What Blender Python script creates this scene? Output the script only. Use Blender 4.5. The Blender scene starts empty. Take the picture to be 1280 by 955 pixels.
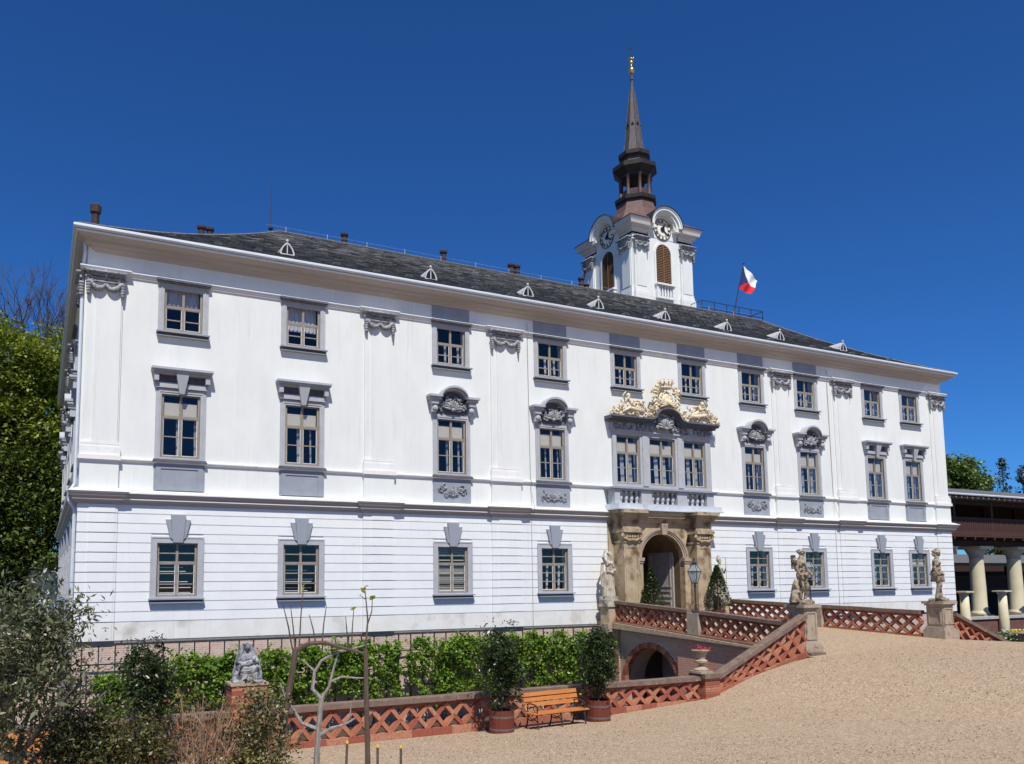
import bpy, math, random
import numpy as np
from mathutils import Vector, Matrix
PI = math.pi
sc = bpy.context.scene
col = sc.collection
# ------------------------------------------------------------------ camera
cam = bpy.data.cameras.new('camera'); co = bpy.data.objects.new('camera', cam); col.objects.link(co)
cam.sensor_fit = 'HORIZONTAL'; cam.sensor_width = 36.0; cam.lens = 1015.32 / 1280 * 36
cam.shift_x = (640 - 547.87) / 1280; cam.shift_y = (623.77 - 477.5) / 1280
cam.clip_start = 0.1; cam.clip_end = 3000
cf = Vector((0.4365, 0.8941, 0.1001)).normalized(); cr = Vector((0.8987, -0.4386, -0.0063)).normalized()
cu = cr.cross(cf).normalized(); cr = cf.cross(cu)
M = Matrix(((cr.x, cu.x, -cf.x), (cr.y, cu.y, -cf.y), (cr.z, cu.z, -cf.z))).to_4x4()
M.translation = Vector((-1.0739, -30.3302, 1.9798)); co.matrix_world = M
sc.camera = co
# ------------------------------------------------------------------ sky, sun, exposure
SUN = Vector((0.34, 1.0, -1.56)).normalized()          # direction the light travels
w = bpy.data.worlds.new('World'); sc.world = w; w.use_nodes = True
nt = w.node_tree; bg = nt.nodes['Background']
sky = nt.nodes.new('ShaderNodeTexSky'); sky.sky_type = 'NISHITA'; sky.sun_disc = False
sky.sun_elevation = math.asin(-SUN.z); sky.sun_rotation = math.atan2(-SUN.x, -SUN.y)
sky.altitude = 1500; sky.air_density = 1.0; sky.dust_density = 0.0; sky.ozone_density = 6.0
tint = nt.nodes.new('ShaderNodeMix'); tint.data_type = 'RGBA'; tint.blend_type = 'MULTIPLY'; tint.inputs[0].default_value = 1.0
tint.inputs[7].default_value = (0.235, 0.575, 0.97, 1)                 # deep polarised blue of the photograph, the same all round the sky
nt.links.new(sky.outputs[0], tint.inputs[6]); nt.links.new(tint.outputs[2], bg.inputs[0]); bg.inputs[1].default_value = 0.10
sl = bpy.data.lights.new('sun', 'SUN'); sl.energy = 4.6; sl.angle = math.radians(0.53); sl.color = (1.0, 0.95, 0.88)
so = bpy.data.objects.new('sun', sl); col.objects.link(so); so.rotation_euler = SUN.to_track_quat('-Z', 'Y').to_euler()
so.location = (0, -40, 60)
sc.view_settings.view_transform = 'Standard'; sc.view_settings.look = 'None'
sc.view_settings.exposure = 0.17; sc.view_settings.gamma = 1.0; sc.view_settings.use_curve_mapping = False
sc.cycles.max_bounces = 6; sc.cycles.transparent_max_bounces = 8
# ------------------------------------------------------------------ materials
MATS = {}
def mk(name, c1, c2=None, scale=3.0, rough=0.8, bump=0.0, bscale=20.0, metal=0.0, stretch=(1, 1, 1), c3=None, s3=1.0, lo=.35, hi=.65, spec=0.3, t3=(.5, .7)):
    m = bpy.data.materials.new(name); m.use_nodes = True; t = m.node_tree; b = t.nodes['Principled BSDF']
    b.inputs['Roughness'].default_value = rough; b.inputs['Metallic'].default_value = metal
    b.inputs['Specular IOR Level'].default_value = spec
    b.inputs['Base Color'].default_value = (*c1, 1)
    tc = t.nodes.new('ShaderNodeTexCoord'); mp = t.nodes.new('ShaderNodeMapping'); mp.inputs['Scale'].default_value = stretch
    t.links.new(tc.outputs['Object'], mp.inputs[0])
    if c2 is not None:
        n = t.nodes.new('ShaderNodeTexNoise'); n.inputs['Scale'].default_value = scale; n.inputs['Detail'].default_value = 6
        n.inputs['Roughness'].default_value = .65; t.links.new(mp.outputs[0], n.inputs['Vector'])
        r = t.nodes.new('ShaderNodeMapRange'); r.inputs[1].default_value = lo; r.inputs[2].default_value = hi
        t.links.new(n.outputs['Fac'], r.inputs[0])
        mx = t.nodes.new('ShaderNodeMix'); mx.data_type = 'RGBA'
        mx.inputs[6].default_value = (*c1, 1); mx.inputs[7].default_value = (*c2, 1)
        t.links.new(r.outputs[0], mx.inputs[0]); out = mx.outputs[2]
        if c3 is not None:
            n3 = t.nodes.new('ShaderNodeTexNoise'); n3.inputs['Scale'].default_value = s3; n3.inputs['Detail'].default_value = 5
            t.links.new(mp.outputs[0], n3.inputs['Vector'])
            r3 = t.nodes.new('ShaderNodeMapRange'); r3.inputs[1].default_value = t3[0]; r3.inputs[2].default_value = t3[1]
            t.links.new(n3.outputs['Fac'], r3.inputs[0])
            mx3 = t.nodes.new('ShaderNodeMix'); mx3.data_type = 'RGBA'; t.links.new(out, mx3.inputs[6]); mx3.inputs[7].default_value = (*c3, 1)
            t.links.new(r3.outputs[0], mx3.inputs[0]); out = mx3.outputs[2]
        t.links.new(out, b.inputs['Base Color'])
    if bump:
        n2 = t.nodes.new('ShaderNodeTexNoise'); n2.inputs['Scale'].default_value = bscale; n2.inputs['Detail'].default_value = 4
        t.links.new(mp.outputs[0], n2.inputs['Vector'])
        bp = t.nodes.new('ShaderNodeBump'); bp.inputs['Strength'].default_value = bump; bp.inputs['Distance'].default_value = .02
        t.links.new(n2.outputs['Fac'], bp.inputs['Height']); t.links.new(bp.outputs[0], b.inputs['Normal'])
    MATS[name] = m; return m
def streaks(name, col_, amount):          # vertical rain streaks and patchy dirt of their own shape
    m = MATS[name]; t = m.node_tree; b = t.nodes['Principled BSDF']; src = b.inputs['Base Color'].links[0].from_socket
    tc = t.nodes.new('ShaderNodeTexCoord'); mp = t.nodes.new('ShaderNodeMapping'); mp.inputs['Scale'].default_value = (7, 7, .28); t.links.new(tc.outputs['Object'], mp.inputs[0])
    n = t.nodes.new('ShaderNodeTexNoise'); n.inputs['Scale'].default_value = 1.0; n.inputs['Detail'].default_value = 5; n.inputs['Roughness'].default_value = .7; t.links.new(mp.outputs[0], n.inputs['Vector'])
    n2 = t.nodes.new('ShaderNodeTexNoise'); n2.inputs['Scale'].default_value = .45; n2.inputs['Detail'].default_value = 4; t.links.new(tc.outputs['Object'], n2.inputs['Vector'])
    r = t.nodes.new('ShaderNodeMapRange'); r.inputs[1].default_value = .52; r.inputs[2].default_value = .74; t.links.new(n.outputs['Fac'], r.inputs[0])
    r2 = t.nodes.new('ShaderNodeMapRange'); r2.inputs[1].default_value = .42; r2.inputs[2].default_value = .62; r2.inputs[4].default_value = amount; t.links.new(n2.outputs['Fac'], r2.inputs[0])
    mu = t.nodes.new('ShaderNodeMath'); mu.operation = 'MULTIPLY'; t.links.new(r.outputs[0], mu.inputs[0]); t.links.new(r2.outputs[0], mu.inputs[1])
    mx = t.nodes.new('ShaderNodeMix'); mx.data_type = 'RGBA'; t.links.new(src, mx.inputs[6]); mx.inputs[7].default_value = (*col_, 1); t.links.new(mu.outputs[0], mx.inputs[0]); t.links.new(mx.outputs[2], b.inputs['Base Color'])
def island(name, lo, hi):                  # tone that differs from piece to piece
    m = MATS[name]; t = m.node_tree; b = t.nodes['Principled BSDF']; src = b.inputs['Base Color'].links[0].from_socket
    g = t.nodes.new('ShaderNodeNewGeometry'); r = t.nodes.new('ShaderNodeMapRange'); r.inputs[3].default_value = lo; r.inputs[4].default_value = hi; t.links.new(g.outputs['Random Per Island'], r.inputs[0])
    mx = t.nodes.new('ShaderNodeMix'); mx.data_type = 'RGBA'; mx.blend_type = 'MULTIPLY'; mx.inputs[0].default_value = 1; t.links.new(src, mx.inputs[6]); t.links.new(r.outputs[0], mx.inputs[7]); t.links.new(mx.outputs[2], b.inputs['Base Color'])
def leafmat(name, dark, light, rough=.45, trans=.25):
    m = bpy.data.materials.new(name); m.use_nodes = True; t = m.node_tree; b = t.nodes['Principled BSDF']
    g = t.nodes.new('ShaderNodeNewGeometry'); mx = t.nodes.new('ShaderNodeMix'); mx.data_type = 'RGBA'
    mx.inputs[6].default_value = (*dark, 1); mx.inputs[7].default_value = (*light, 1)
    t.links.new(g.outputs['Random Per Island'], mx.inputs[0]); t.links.new(mx.outputs[2], b.inputs['Base Color'])
    b.inputs['Roughness'].default_value = rough; b.inputs['Specular IOR Level'].default_value = .35
    tr = t.nodes.new('ShaderNodeBsdfTranslucent'); t.links.new(mx.outputs[2], tr.inputs[0])
    ms = t.nodes.new('ShaderNodeMixShader'); ms.inputs[0].default_value = trans
    t.links.new(b.outputs[0], ms.inputs[1]); t.links.new(tr.outputs[0], ms.inputs[2])
    t.links.new(ms.outputs[0], t.nodes['Material Output'].inputs[0]); MATS[name] = m; return m
def brickmat(name, c1, c2, mortar, sx=.25, sy=.075, bump=.5, dirt=None, vertical=True, ms=.012, nstr=.5):
    m = bpy.data.materials.new(name); m.use_nodes = True; t = m.node_tree; b = t.nodes['Principled BSDF']; b.inputs['Roughness'].default_value = .9
    b.inputs['Specular IOR Level'].default_value = .2
    tc = t.nodes.new('ShaderNodeTexCoord'); sp = t.nodes.new('ShaderNodeSeparateXYZ'); t.links.new(tc.outputs['Object'], sp.inputs[0])
    ad = t.nodes.new('ShaderNodeMath'); ad.operation = 'ADD'; t.links.new(sp.outputs[0], ad.inputs[0]); t.links.new(sp.outputs[1], ad.inputs[1])
    cb = t.nodes.new('ShaderNodeCombineXYZ'); t.links.new(ad.outputs[0], cb.inputs[0]); t.links.new(sp.outputs[2], cb.inputs[1])
    br = t.nodes.new('ShaderNodeTexBrick'); br.inputs['Scale'].default_value = 1; br.inputs['Brick Width'].default_value = sx
    br.inputs['Row Height'].default_value = sy; br.inputs['Mortar Size'].default_value = ms; br.inputs['Mortar Smooth'].default_value = .3
    br.inputs['Color1'].default_value = (*c1, 1); br.inputs['Color2'].default_value = (*c2, 1); br.inputs['Mortar'].default_value = (*mortar, 1)
    t.links.new(cb.outputs[0], br.inputs[0])
    n = t.nodes.new('ShaderNodeTexNoise'); n.inputs['Scale'].default_value = 2.5; n.inputs['Detail'].default_value = 6
    t.links.new(tc.outputs['Object'], n.inputs['Vector'])
    r = t.nodes.new('ShaderNodeMapRange'); r.inputs[1].default_value = .4; r.inputs[2].default_value = .7; r.inputs[4].default_value = nstr
    t.links.new(n.outputs['Fac'], r.inputs[0])
    mx = t.nodes.new('ShaderNodeMix'); mx.data_type = 'RGBA'; t.links.new(br.outputs[0], mx.inputs[6])
    mx.inputs[7].default_value = (*(dirt or mortar), 1); t.links.new(r.outputs[0], mx.inputs[0]); t.links.new(mx.outputs[2], b.inputs['Base Color'])
    bp = t.nodes.new('ShaderNodeBump'); bp.inputs['Strength'].default_value = bump; bp.inputs['Distance'].default_value = .015; bp.invert = True
    t.links.new(br.outputs['Fac'], bp.inputs['Height']); t.links.new(bp.outputs[0], b.inputs['Normal'])
    MATS[name] = m; return m

mk('stucco', (.755, .772, .73), (.70, .718, .685), 1.3, .9, .12, 30, c3=(.67, .67, .65), s3=.5, t3=(.6, .8), stretch=(1, 1, .45))
mk('stucco_ground', (.81, .825, .805), (.76, .775, .765), 1.1, .9, .12, 30, c3=(.74, .75, .76), s3=.6, t3=(.6, .78))
mk('stucco_base', (.77, .77, .735), (.70, .69, .64), 1.6, .9, .15, 25, c3=(.5, .47, .42), s3=.9, t3=(.58, .75))
mk('trim_grey', (.31, .335, .375), (.265, .29, .33), 2.5, .8, .1, 40)
mk('trim_light', (.45, .46, .475), (.38, .39, .405), 2.5, .8, .1, 40)
mk('trim_dark_and_shade', (.085, .09, .11), (.14, .145, .165), 5, .85, .3, 30)  # dark trim colour; also stands for shade in sill and hood recesses
mk('relief_grey', (.42, .425, .44), (.12, .125, .14), 11, .85, .2, 40)
mk('cornice_paint', (.50, .44, .39), (.43, .38, .34), 1.5, .85, .08, 30, stretch=(.15, 1, 1))
mk('tower_cornice', (.60, .57, .53), (.53, .50, .47), 1.5, .85)
mk('white_trim', (.80, .80, .77), (.74, .74, .71), 2, .85)
mk('timber_tan', (.31, .275, .215), (.24, .205, .155), 9, .6, .1, 60)
mk('white_paint', (.80, .79, .76), (.72, .71, .68), 6, .5)
mk('blind_cloth', (.66, .60, .48), (.62, .56, .45), 12, .9)
mk('curtain_cloth', (.66, .66, .66), (.42, .43, .46), 8, .9, stretch=(6, 6, .4))
mk('shutter_wood', (.47, .42, .34), (.40, .36, .29), 8, .7)
mk('room_dark', (.04, .042, .05), (.05, .05, .055), 1, .9)  # near-black colour carries the darkness of the unlit rooms
mk('gutter_metal', (.74, .77, .80), (.62, .66, .70), 2.0, .45, 0, 1, .25, stretch=(.3, 1, 1))
mk('lead_cover', (.62, .66, .70), (.5, .54, .58), 3, .5, .1, 20)
mk('iron_dark', (.025, .025, .03), (.045, .04, .04), 9, .55, .1, 50)
mk('chimney_clay', (.035, .027, .026), (.085, .05, .04), 8, .8, .2, 30)
mk('sandstone', (.48, .39, .26), (.35, .27, .165), 1.6, .9, .35, 18, c3=(.15, .095, .05), s3=2.1, t3=(.5, .68))
mk('sandstone_shade', (.17, .12, .07), (.10, .07, .04), 2.5, .9, .35, 18)  # sandstone with the shade of the passage put into its colour
mk('statue_stone', (.44, .37, .265), (.26, .205, .14), 6, .9, .35, 30, c3=(.08, .065, .05), s3=7, t3=(.47, .62))
mk('statue_pale', (.55, .50, .40), (.36, .31, .23), 5, .9, .35, 30, c3=(.12, .10, .08), s3=4.5, t3=(.55, .7))
mk('statue_grey', (.40, .41, .42), (.24, .25, .26), 6, .85, .3, 30, c3=(.09, .095, .10), s3=7, t3=(.5, .62))
mk('pedestal_stone', (.42, .34, .25), (.33, .26, .19), 3, .9, .4, 25, c3=(.18, .135, .10), s3=5, t3=(.55, .75))
mk('gilding', (.84, .76, .58), (.72, .59, .38), 9, .6, .35, 30, 0, c3=(.34, .24, .12), s3=16, t3=(.5, .62))  # brown noise stands for the shade in the carving's crevices
mk('gold', (.95, .66, .18), (.80, .50, .10), 5, .28, 0, 1, .9)
mk('copper_red', (.17, .095, .08), (.115, .07, .062), 3, .6, .15, 20)
mk('copper_dark', (.016, .014, .015), (.036, .03, .028), 4, .6, .2, 25)
mk('spire_slate', (.065, .055, .055), (.13, .11, .105), 5, .55, .2, 20, stretch=(2, 2, .5))
mk('louver_wood', (.25, .14, .07), (.18, .10, .05), 9, .7, .15, 40)
mk('dial_cream', (.84, .74, .52), (.74, .62, .40), 6, .5)
mk('clock_white', (.85, .83, .77), (.8, .78, .7), 5, .5)
mk('black_paint', (.012, .012, .015), (.02, .02, .02), 5, .45)
mk('coping_stone', (.22, .155, .115), (.145, .10, .078), 4, .9, .4, 25, c3=(.32, .25, .19), s3=7, t3=(.6, .75))
for i, (a, b_) in enumerate([((.40, .15, .085), (.30, .105, .06)), ((.45, .19, .105), (.36, .14, .08)), ((.36, .13, .08), (.46, .25, .16)), ((.34, .10, .062), (.25, .075, .05))]):
    mk('brick_clay_%d' % i, a, b_, 14, .9, .3, 40)
brickmat('brick_wall', (.58, .25, .16), (.46, .19, .12), (.50, .42, .35), dirt=(.42, .30, .23))
brickmat('brick_grey', (.50, .31, .23), (.40, .24, .18), (.52, .46, .38), dirt=(.45, .37, .30), nstr=.6)
brickmat('brick_pale', (.55, .38, .31), (.46, .29, .23), (.60, .53, .46), dirt=(.62, .54, .46), nstr=.7)
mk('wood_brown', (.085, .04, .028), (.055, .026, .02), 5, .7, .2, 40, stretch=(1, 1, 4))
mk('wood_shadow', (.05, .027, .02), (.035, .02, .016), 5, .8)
mk('column_cream', (.66, .60, .42), (.58, .51, .34), 1.6, .8, .1, 30)
mk('stone_grey', (.48, .44, .40), (.36, .33, .30), 4, .9, .4, 25)
mk('bench_varnish', (.56, .23, .06), (.42, .15, .035), 4, .4, .05, 40, stretch=(.6, 6, 6), spec=.5)
mk('tub_wood', (.17, .042, .026), (.12, .03, .02), 5, .5, .15, 30, stretch=(5, 5, .6))
mk('hoop_metal', (.26, .22, .21), (.19, .16, .15), 8, .5, 0, 1, .6)
mk('flag_blue', (.02, .03, .16)); mk('flag_white', (.82, .82, .82)); mk('flag_red', (.66, .02, .03))
mk('bark_grey', (.36, .335, .30), (.17, .15, .125), 9, .9, .4, 30, stretch=(3, 3, .6))
mk('bark_brown', (.135, .10, .075), (.085, .06, .045), 9, .9, .5, 30, stretch=(3, 3, .6))
mk('twig_tan', (.34, .24, .15), (.25, .16, .10), 9, .9)
mk('bark_pale', (.35, .31, .25), (.25, .21, .17), 8, .9, .3, 30)
mk('soil', (.10, .07, .05), (.06, .045, .03), 5, .95, .5, 20)
mk('petal_red', (.70, .03, .05), (.55, .02, .12), 30, .6); mk('petal_yellow', (.80, .62, .04), (.75, .5, .02), 30, .6)
leafmat('leaf_wood', (.07, .11, .010), (.34, .39, .04), .45, .38)
leafmat('leaf_wood_dark', (.03, .055, .008), (.15, .20, .028))
leafmat('leaf_far', (.05, .09, .02), (.20, .29, .07))
leafmat('leaf_olive', (.022, .032, .014), (.22, .24, .12), .35, .25)
leafmat('leaf_laurel', (.008, .016, .006), (.065, .10, .028), .3, .15)
brickmat('brick_dark', (.17, .055, .04), (.11, .035, .028), (.20, .13, .11))
leafmat('leaf_vine', (.05, .12, .012), (.30, .46, .05), .4, .4)
leafmat('leaf_box', (.03, .04, .012), (.17, .16, .05), .4)
leafmat('leaf_bronze', (.09, .05, .02), (.26, .17, .08), .5)
leafmat('leaf_variegated', (.02, .03, .01), (.32, .28, .12), .4)
leafmat('leaf_fresh', (.25, .30, .03), (.45, .45, .06), .4)
leafmat('leaf_fir', (.016, .028, .016), (.07, .095, .055), .5)
leafmat('blossom_white', (.40, .42, .30), (.85, .84, .78), .5)
def glassmat():
    m = bpy.data.materials.new('window_glass'); m.use_nodes = True; t = m.node_tree
    b = t.nodes['Principled BSDF']; t.nodes.remove(b)
    tr = t.nodes.new('ShaderNodeBsdfTransparent'); tr.inputs[0].default_value = (.945, .955, .97, 1)
    gl = t.nodes.new('ShaderNodeBsdfGlossy'); gl.inputs['Roughness'].default_value = .02
    lw = t.nodes.new('ShaderNodeLayerWeight'); lw.inputs[0].default_value = .5
    pw = t.nodes.new('ShaderNodeMath'); pw.operation = 'POWER'; pw.inputs[1].default_value = 3.0; t.links.new(lw.outputs['Facing'], pw.inputs[0])
    fr = t.nodes.new('ShaderNodeMath'); fr.operation = 'MULTIPLY_ADD'; fr.inputs[1].default_value = .8; fr.inputs[2].default_value = .03; t.links.new(pw.outputs[0], fr.inputs[0])
    ms = t.nodes.new('ShaderNodeMixShader'); t.links.new(fr.outputs[0], ms.inputs[0]); t.links.new(tr.outputs[0], ms.inputs[1]); t.links.new(gl.outputs[0], ms.inputs[2])
    t.links.new(ms.outputs[0], t.nodes['Material Output'].inputs[0]); MATS['window_glass'] = m
glassmat()
def gravelmat():
    m = bpy.data.materials.new('gravel'); m.use_nodes = True; t = m.node_tree; b = t.nodes['Principled BSDF']; b.inputs['Roughness'].default_value = .95
    b.inputs['Specular IOR Level'].default_value = .1
    tc = t.nodes.new('ShaderNodeTexCoord')
    v = t.nodes.new('ShaderNodeTexVoronoi'); v.inputs['Scale'].default_value = 64; t.links.new(tc.outputs['Object'], v.inputs['Vector'])
    v2 = t.nodes.new('ShaderNodeTexVoronoi'); v2.inputs['Scale'].default_value = 24; t.links.new(tc.outputs['Object'], v2.inputs['Vector'])
    n = t.nodes.new('ShaderNodeTexNoise'); n.inputs['Scale'].default_value = .35; n.inputs['Detail'].default_value = 8; n.inputs['Roughness'].default_value = .7
    t.links.new(tc.outputs['Object'], n.inputs['Vector'])
    s1 = t.nodes.new('ShaderNodeSeparateColor'); t.links.new(v.outputs['Color'], s1.inputs[0])
    s2 = t.nodes.new('ShaderNodeSeparateColor'); t.links.new(v2.outputs['Color'], s2.inputs[0])
    a = t.nodes.new('ShaderNodeMath'); a.operation = 'MULTIPLY_ADD'; a.inputs[1].default_value = .62; t.links.new(s1.outputs[0], a.inputs[0])
    a2 = t.nodes.new('ShaderNodeMath'); a2.operation = 'MULTIPLY'; a2.inputs[1].default_value = .38; t.links.new(s2.outputs[0], a2.inputs[0]); t.links.new(a2.outputs[0], a.inputs[2])
    cr_ = t.nodes.new('ShaderNodeValToRGB'); e = cr_.color_ramp.elements
    e[0].position = .08; e[0].color = (.16, .11, .07, 1); e[1].position = .95; e[1].color = (.62, .50, .36, 1)
    k = e.new(.36); k.color = (.34, .25, .165, 1); k = e.new(.62); k.color = (.43, .325, .22, 1)
    t.links.new(a.outputs[0], cr_.inputs[0])
    r = t.nodes.new('ShaderNodeMapRange'); r.inputs[1].default_value = .35; r.inputs[2].default_value = .7; r.inputs[3].default_value = 0; r.inputs[4].default_value = .22; t.links.new(n.outputs['Fac'], r.inputs[0])
    mx = t.nodes.new('ShaderNodeMix'); mx.data_type = 'RGBA'; mx.inputs[7].default_value = (.39, .29, .19, 1)
    t.links.new(cr_.outputs[0], mx.inputs[6]); t.links.new(r.outputs[0], mx.inputs[0]); t.links.new(mx.outputs[2], b.inputs['Base Color'])
    bp = t.nodes.new('ShaderNodeBump'); bp.inputs['Strength'].default_value = .25; bp.inputs['Distance'].default_value = .02
    t.links.new(a.outputs[0], bp.inputs['Height']); t.links.new(bp.outputs[0], b.inputs['Normal']); MATS['gravel'] = m
gravelmat()
mk('slate', (.080, .083, .087), (.175, .172, .165), 7, .6, .25, 12, c3=(.10, .095, .06), s3=1.2, t3=(.58, .75), stretch=(1, 2.2, 1), spec=.4)
streaks('stucco', (.56, .56, .54), .55); streaks('stucco_ground', (.58, .59, .60), .5); streaks('stucco_base', (.46, .43, .37), .55); streaks('white_trim', (.5, .5, .48), .6)
island('slate', .55, 1.35)
mk('grass_floor', (.06, .075, .025), (.10, .085, .05), 2, .95, .5, 10)
mk('hill_green', (.03, .045, .012), (.05, .06, .02), .5, .95)
# ------------------------------------------------------------------ mesh helpers
class MB:
    def __init__(s): s.v = []; s.f = []; s.m = []; s.k = 0
    def add(s, v, f):
        o = len(s.v); s.v += [tuple(p) for p in v]; s.f += [tuple(o + i for i in q) for q in f]; s.m += [s.k] * len(f); return s
    def box(s, x0, x1, y0, y1, z0, z1):
        return s.add([(x0, y0, z0), (x1, y0, z0), (x1, y1, z0), (x0, y1, z0), (x0, y0, z1), (x1, y0, z1), (x1, y1, z1), (x0, y1, z1)],
                     [(0, 3, 2, 1), (4, 5, 6, 7), (0, 1, 5, 4), (1, 2, 6, 5), (2, 3, 7, 6), (3, 0, 4, 7)])
    def hexa(s, p): return s.add(p, [(0, 3, 2, 1), (4, 5, 6, 7), (0, 1, 5, 4), (1, 2, 6, 5), (2, 3, 7, 6), (3, 0, 4, 7)])
    def prism(s, pts, y0, y1):           # polygon in x,z (counter-clockwise seen from -y), extruded along y
        n = len(pts)
        return s.add([(x, y0, z) for x, z in pts] + [(x, y1, z) for x, z in pts],
                     [tuple(range(n)), tuple(range(2 * n - 1, n - 1, -1))] + [(i, i + n, (i + 1) % n + n, (i + 1) % n) for i in range(n)])
    def prismz(s, pts, z0, z1):          # polygon in x,y, extruded along z
        n = len(pts)
        return s.add([(x, y, z0) for x, y in pts] + [(x, y, z1) for x, y in pts],
                     [tuple(range(n - 1, -1, -1)), tuple(range(n, 2 * n))] + [(i, (i + 1) % n, (i + 1) % n + n, i + n) for i in range(n)])
    def tube(s, path, r, n=6):
        P = [Vector(p) for p in path]; R = r if isinstance(r, (list, tuple)) else [r] * len(P)
        v = []; up = Vector((0.13, 0.21, 1)).normalized()
        for i, p in enumerate(P):
            d = (P[min(i + 1, len(P) - 1)] - P[max(i - 1, 0)])
            d = d.normalized() if d.length > 1e-9 else Vector((0, 0, 1))
            a = d.cross(up)
            if a.length < .05: a = d.cross(Vector((1, 0, 0)))
            a.normalize(); b = d.cross(a)
            v += [p + (a * math.cos(2 * PI * j / n) + b * math.sin(2 * PI * j / n)) * R[i] for j in range(n)]
        f = [(i * n + j, i * n + (j + 1) % n, (i + 1) * n + (j + 1) % n, (i + 1) * n + j) for i in range(len(P) - 1) for j in range(n)]
        f += [tuple(range(n - 1, -1, -1)), tuple((len(P) - 1) * n + j for j in range(n))]
        return s.add(v, f)
    def lathe(s, prof, n=16, c=(0, 0, 0), rot=0.0, sy=1.0, fold=0, famp=0.0):
        v = []
        for r, z in prof:
            for j in range(n):
                a = 2 * PI * j / n + rot; rr = r * (1 + famp * math.sin(a * fold)) if fold else r
                v.append((c[0] + rr * math.cos(a), c[1] + rr * sy * math.sin(a), c[2] + z))
        f = [(i * n + j, i * n + (j + 1) % n, (i + 1) * n + (j + 1) % n, (i + 1) * n + j) for i in range(len(prof) - 1) for j in range(n)]
        f += [tuple(range(n - 1, -1, -1)), tuple((len(prof) - 1) * n + j for j in range(n))]
        return s.add(v, f)
    def ell(s, c, r, n=10, m=7, R=None):
        r = r if isinstance(r, (list, tuple)) else (r, r, r); v = []
        for i in range(1, m):
            t = PI * i / m
            for j in range(n):
                a = 2 * PI * j / n
                p = Vector((r[0] * math.sin(t) * math.cos(a), r[1] * math.sin(t) * math.sin(a), r[2] * math.cos(t)))
                v.append(p)
        v += [Vector((0, 0, r[2])), Vector((0, 0, -r[2]))]
        if R is not None: v = [R @ p for p in v]
        v = [p + Vector(c) for p in v]; T = len(v) - 2
        f = [(i * n + j, (i + 1) * n + j, (i + 1) * n + (j + 1) % n, i * n + (j + 1) % n) for i in range(m - 2) for j in range(n)]
        f += [(T, j, (j + 1) % n) for j in range(n)] + [(T + 1, (m - 2) * n + (j + 1) % n, (m - 2) * n + j) for j in range(n)]
        return s.add(v, f)
    def sweep(s, prof, path, closed=False):  # prof [(d,z)], d = distance to the right of the path direction; path in x,y, mitred
        n = len(path); k = len(prof); v = []
        for i, p in enumerate(path):
            p = Vector(p)
            a = Vector(path[i - 1]) if (i > 0 or closed) else None
            b = Vector(path[(i + 1) % n]) if (i < n - 1 or closed) else None
            d1 = (p - a).normalized() if a is not None else None; d2 = (b - p).normalized() if b is not None else None
            n1 = Vector((d1.y, -d1.x)) if d1 is not None else None; n2 = Vector((d2.y, -d2.x)) if d2 is not None else None
            if n1 is None: m = n2
            elif n2 is None: m = n1
            else:
                m = (n1 + n2); m = m / max(m.dot(n1), .2)
            v += [(p.x + m.x * d, p.y + m.y * d, z) for d, z in prof]
        f = []
        for i in range(n if closed else n - 1):
            j = (i + 1) % n
            f += [(i * k + q, j * k + q, j * k + (q + 1) % k, i * k + (q + 1) % k) for q in range(k)]
        if not closed: f += [tuple(range(k - 1, -1, -1)), tuple((n - 1) * k + q for q in range(k))]
        return s.add(v, f)
    def mesh(s, name, mats, smooth=False):
        me = bpy.data.meshes.new(name); me.from_pydata([tuple(p) for p in s.v], [], s.f)
        for m in (mats if isinstance(mats, (list, tuple)) else [mats]): me.materials.append(MATS[m])
        if any(s.m): me.polygons.foreach_set('material_index', s.m)
        if smooth: me.polygons.foreach_set('use_smooth', [True] * len(me.polygons))
        me.update(); return me
    def build(s, name, mats, parent=None, loc=None, smooth=False): return put(name, s.mesh(name, mats, smooth), parent, loc)
def put(name, me, parent=None, loc=None, rot=None):
    o = bpy.data.objects.new(name, me); col.objects.link(o)
    if parent is not None: o.parent = parent
    if loc is not None: o.location = loc
    if rot is not None: o.rotation_euler = rot
    if name.endswith('relief'): o['kind'] = 'stuff'         # carved ornament too small to pick apart
    return o
def tag(o, label, cat, group=None):
    o['label'] = label; o['category'] = cat
    if group: o['group'] = group
    return o
def thing(name, label, cat, loc=(0, 0, 0), rz=0.0, group=None):
    o = bpy.data.objects.new(name, None); col.objects.link(o); o.location = loc; o.rotation_euler = (0, 0, rz)
    o.empty_display_size = .3
    return tag(o, label, cat, group)
def kids(o): return KID.get(o.name, [])
def copy_tree(o, parent=None):
    c = o.copy(); col.objects.link(c)
    if parent is not None: c.parent = parent
    for ch in list(o.children): copy_tree(ch, c)
    return c
def struct(o, kind='structure'): o['kind'] = kind; return o
def cyl_arc(cx, cz, r, a0, a1, n): return [(cx + r * math.cos(a0 + (a1 - a0) * i / n), cz + r * math.sin(a0 + (a1 - a0) * i / n)) for i in range(n + 1)]
def strip(mb, inner, outer, y0, y1):      # solid band between two x,z polylines
    for i in range(len(inner) - 1):
        a, b, c, d = inner[i], inner[i + 1], outer[i + 1], outer[i]
        mb.hexa([(a[0], y0, a[1]), (b[0], y0, b[1]), (b[0], y1, b[1]), (a[0], y1, a[1]), (d[0], y0, d[1]), (c[0], y0, c[1]), (c[0], y1, c[1]), (d[0], y1, d[1])])
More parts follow.
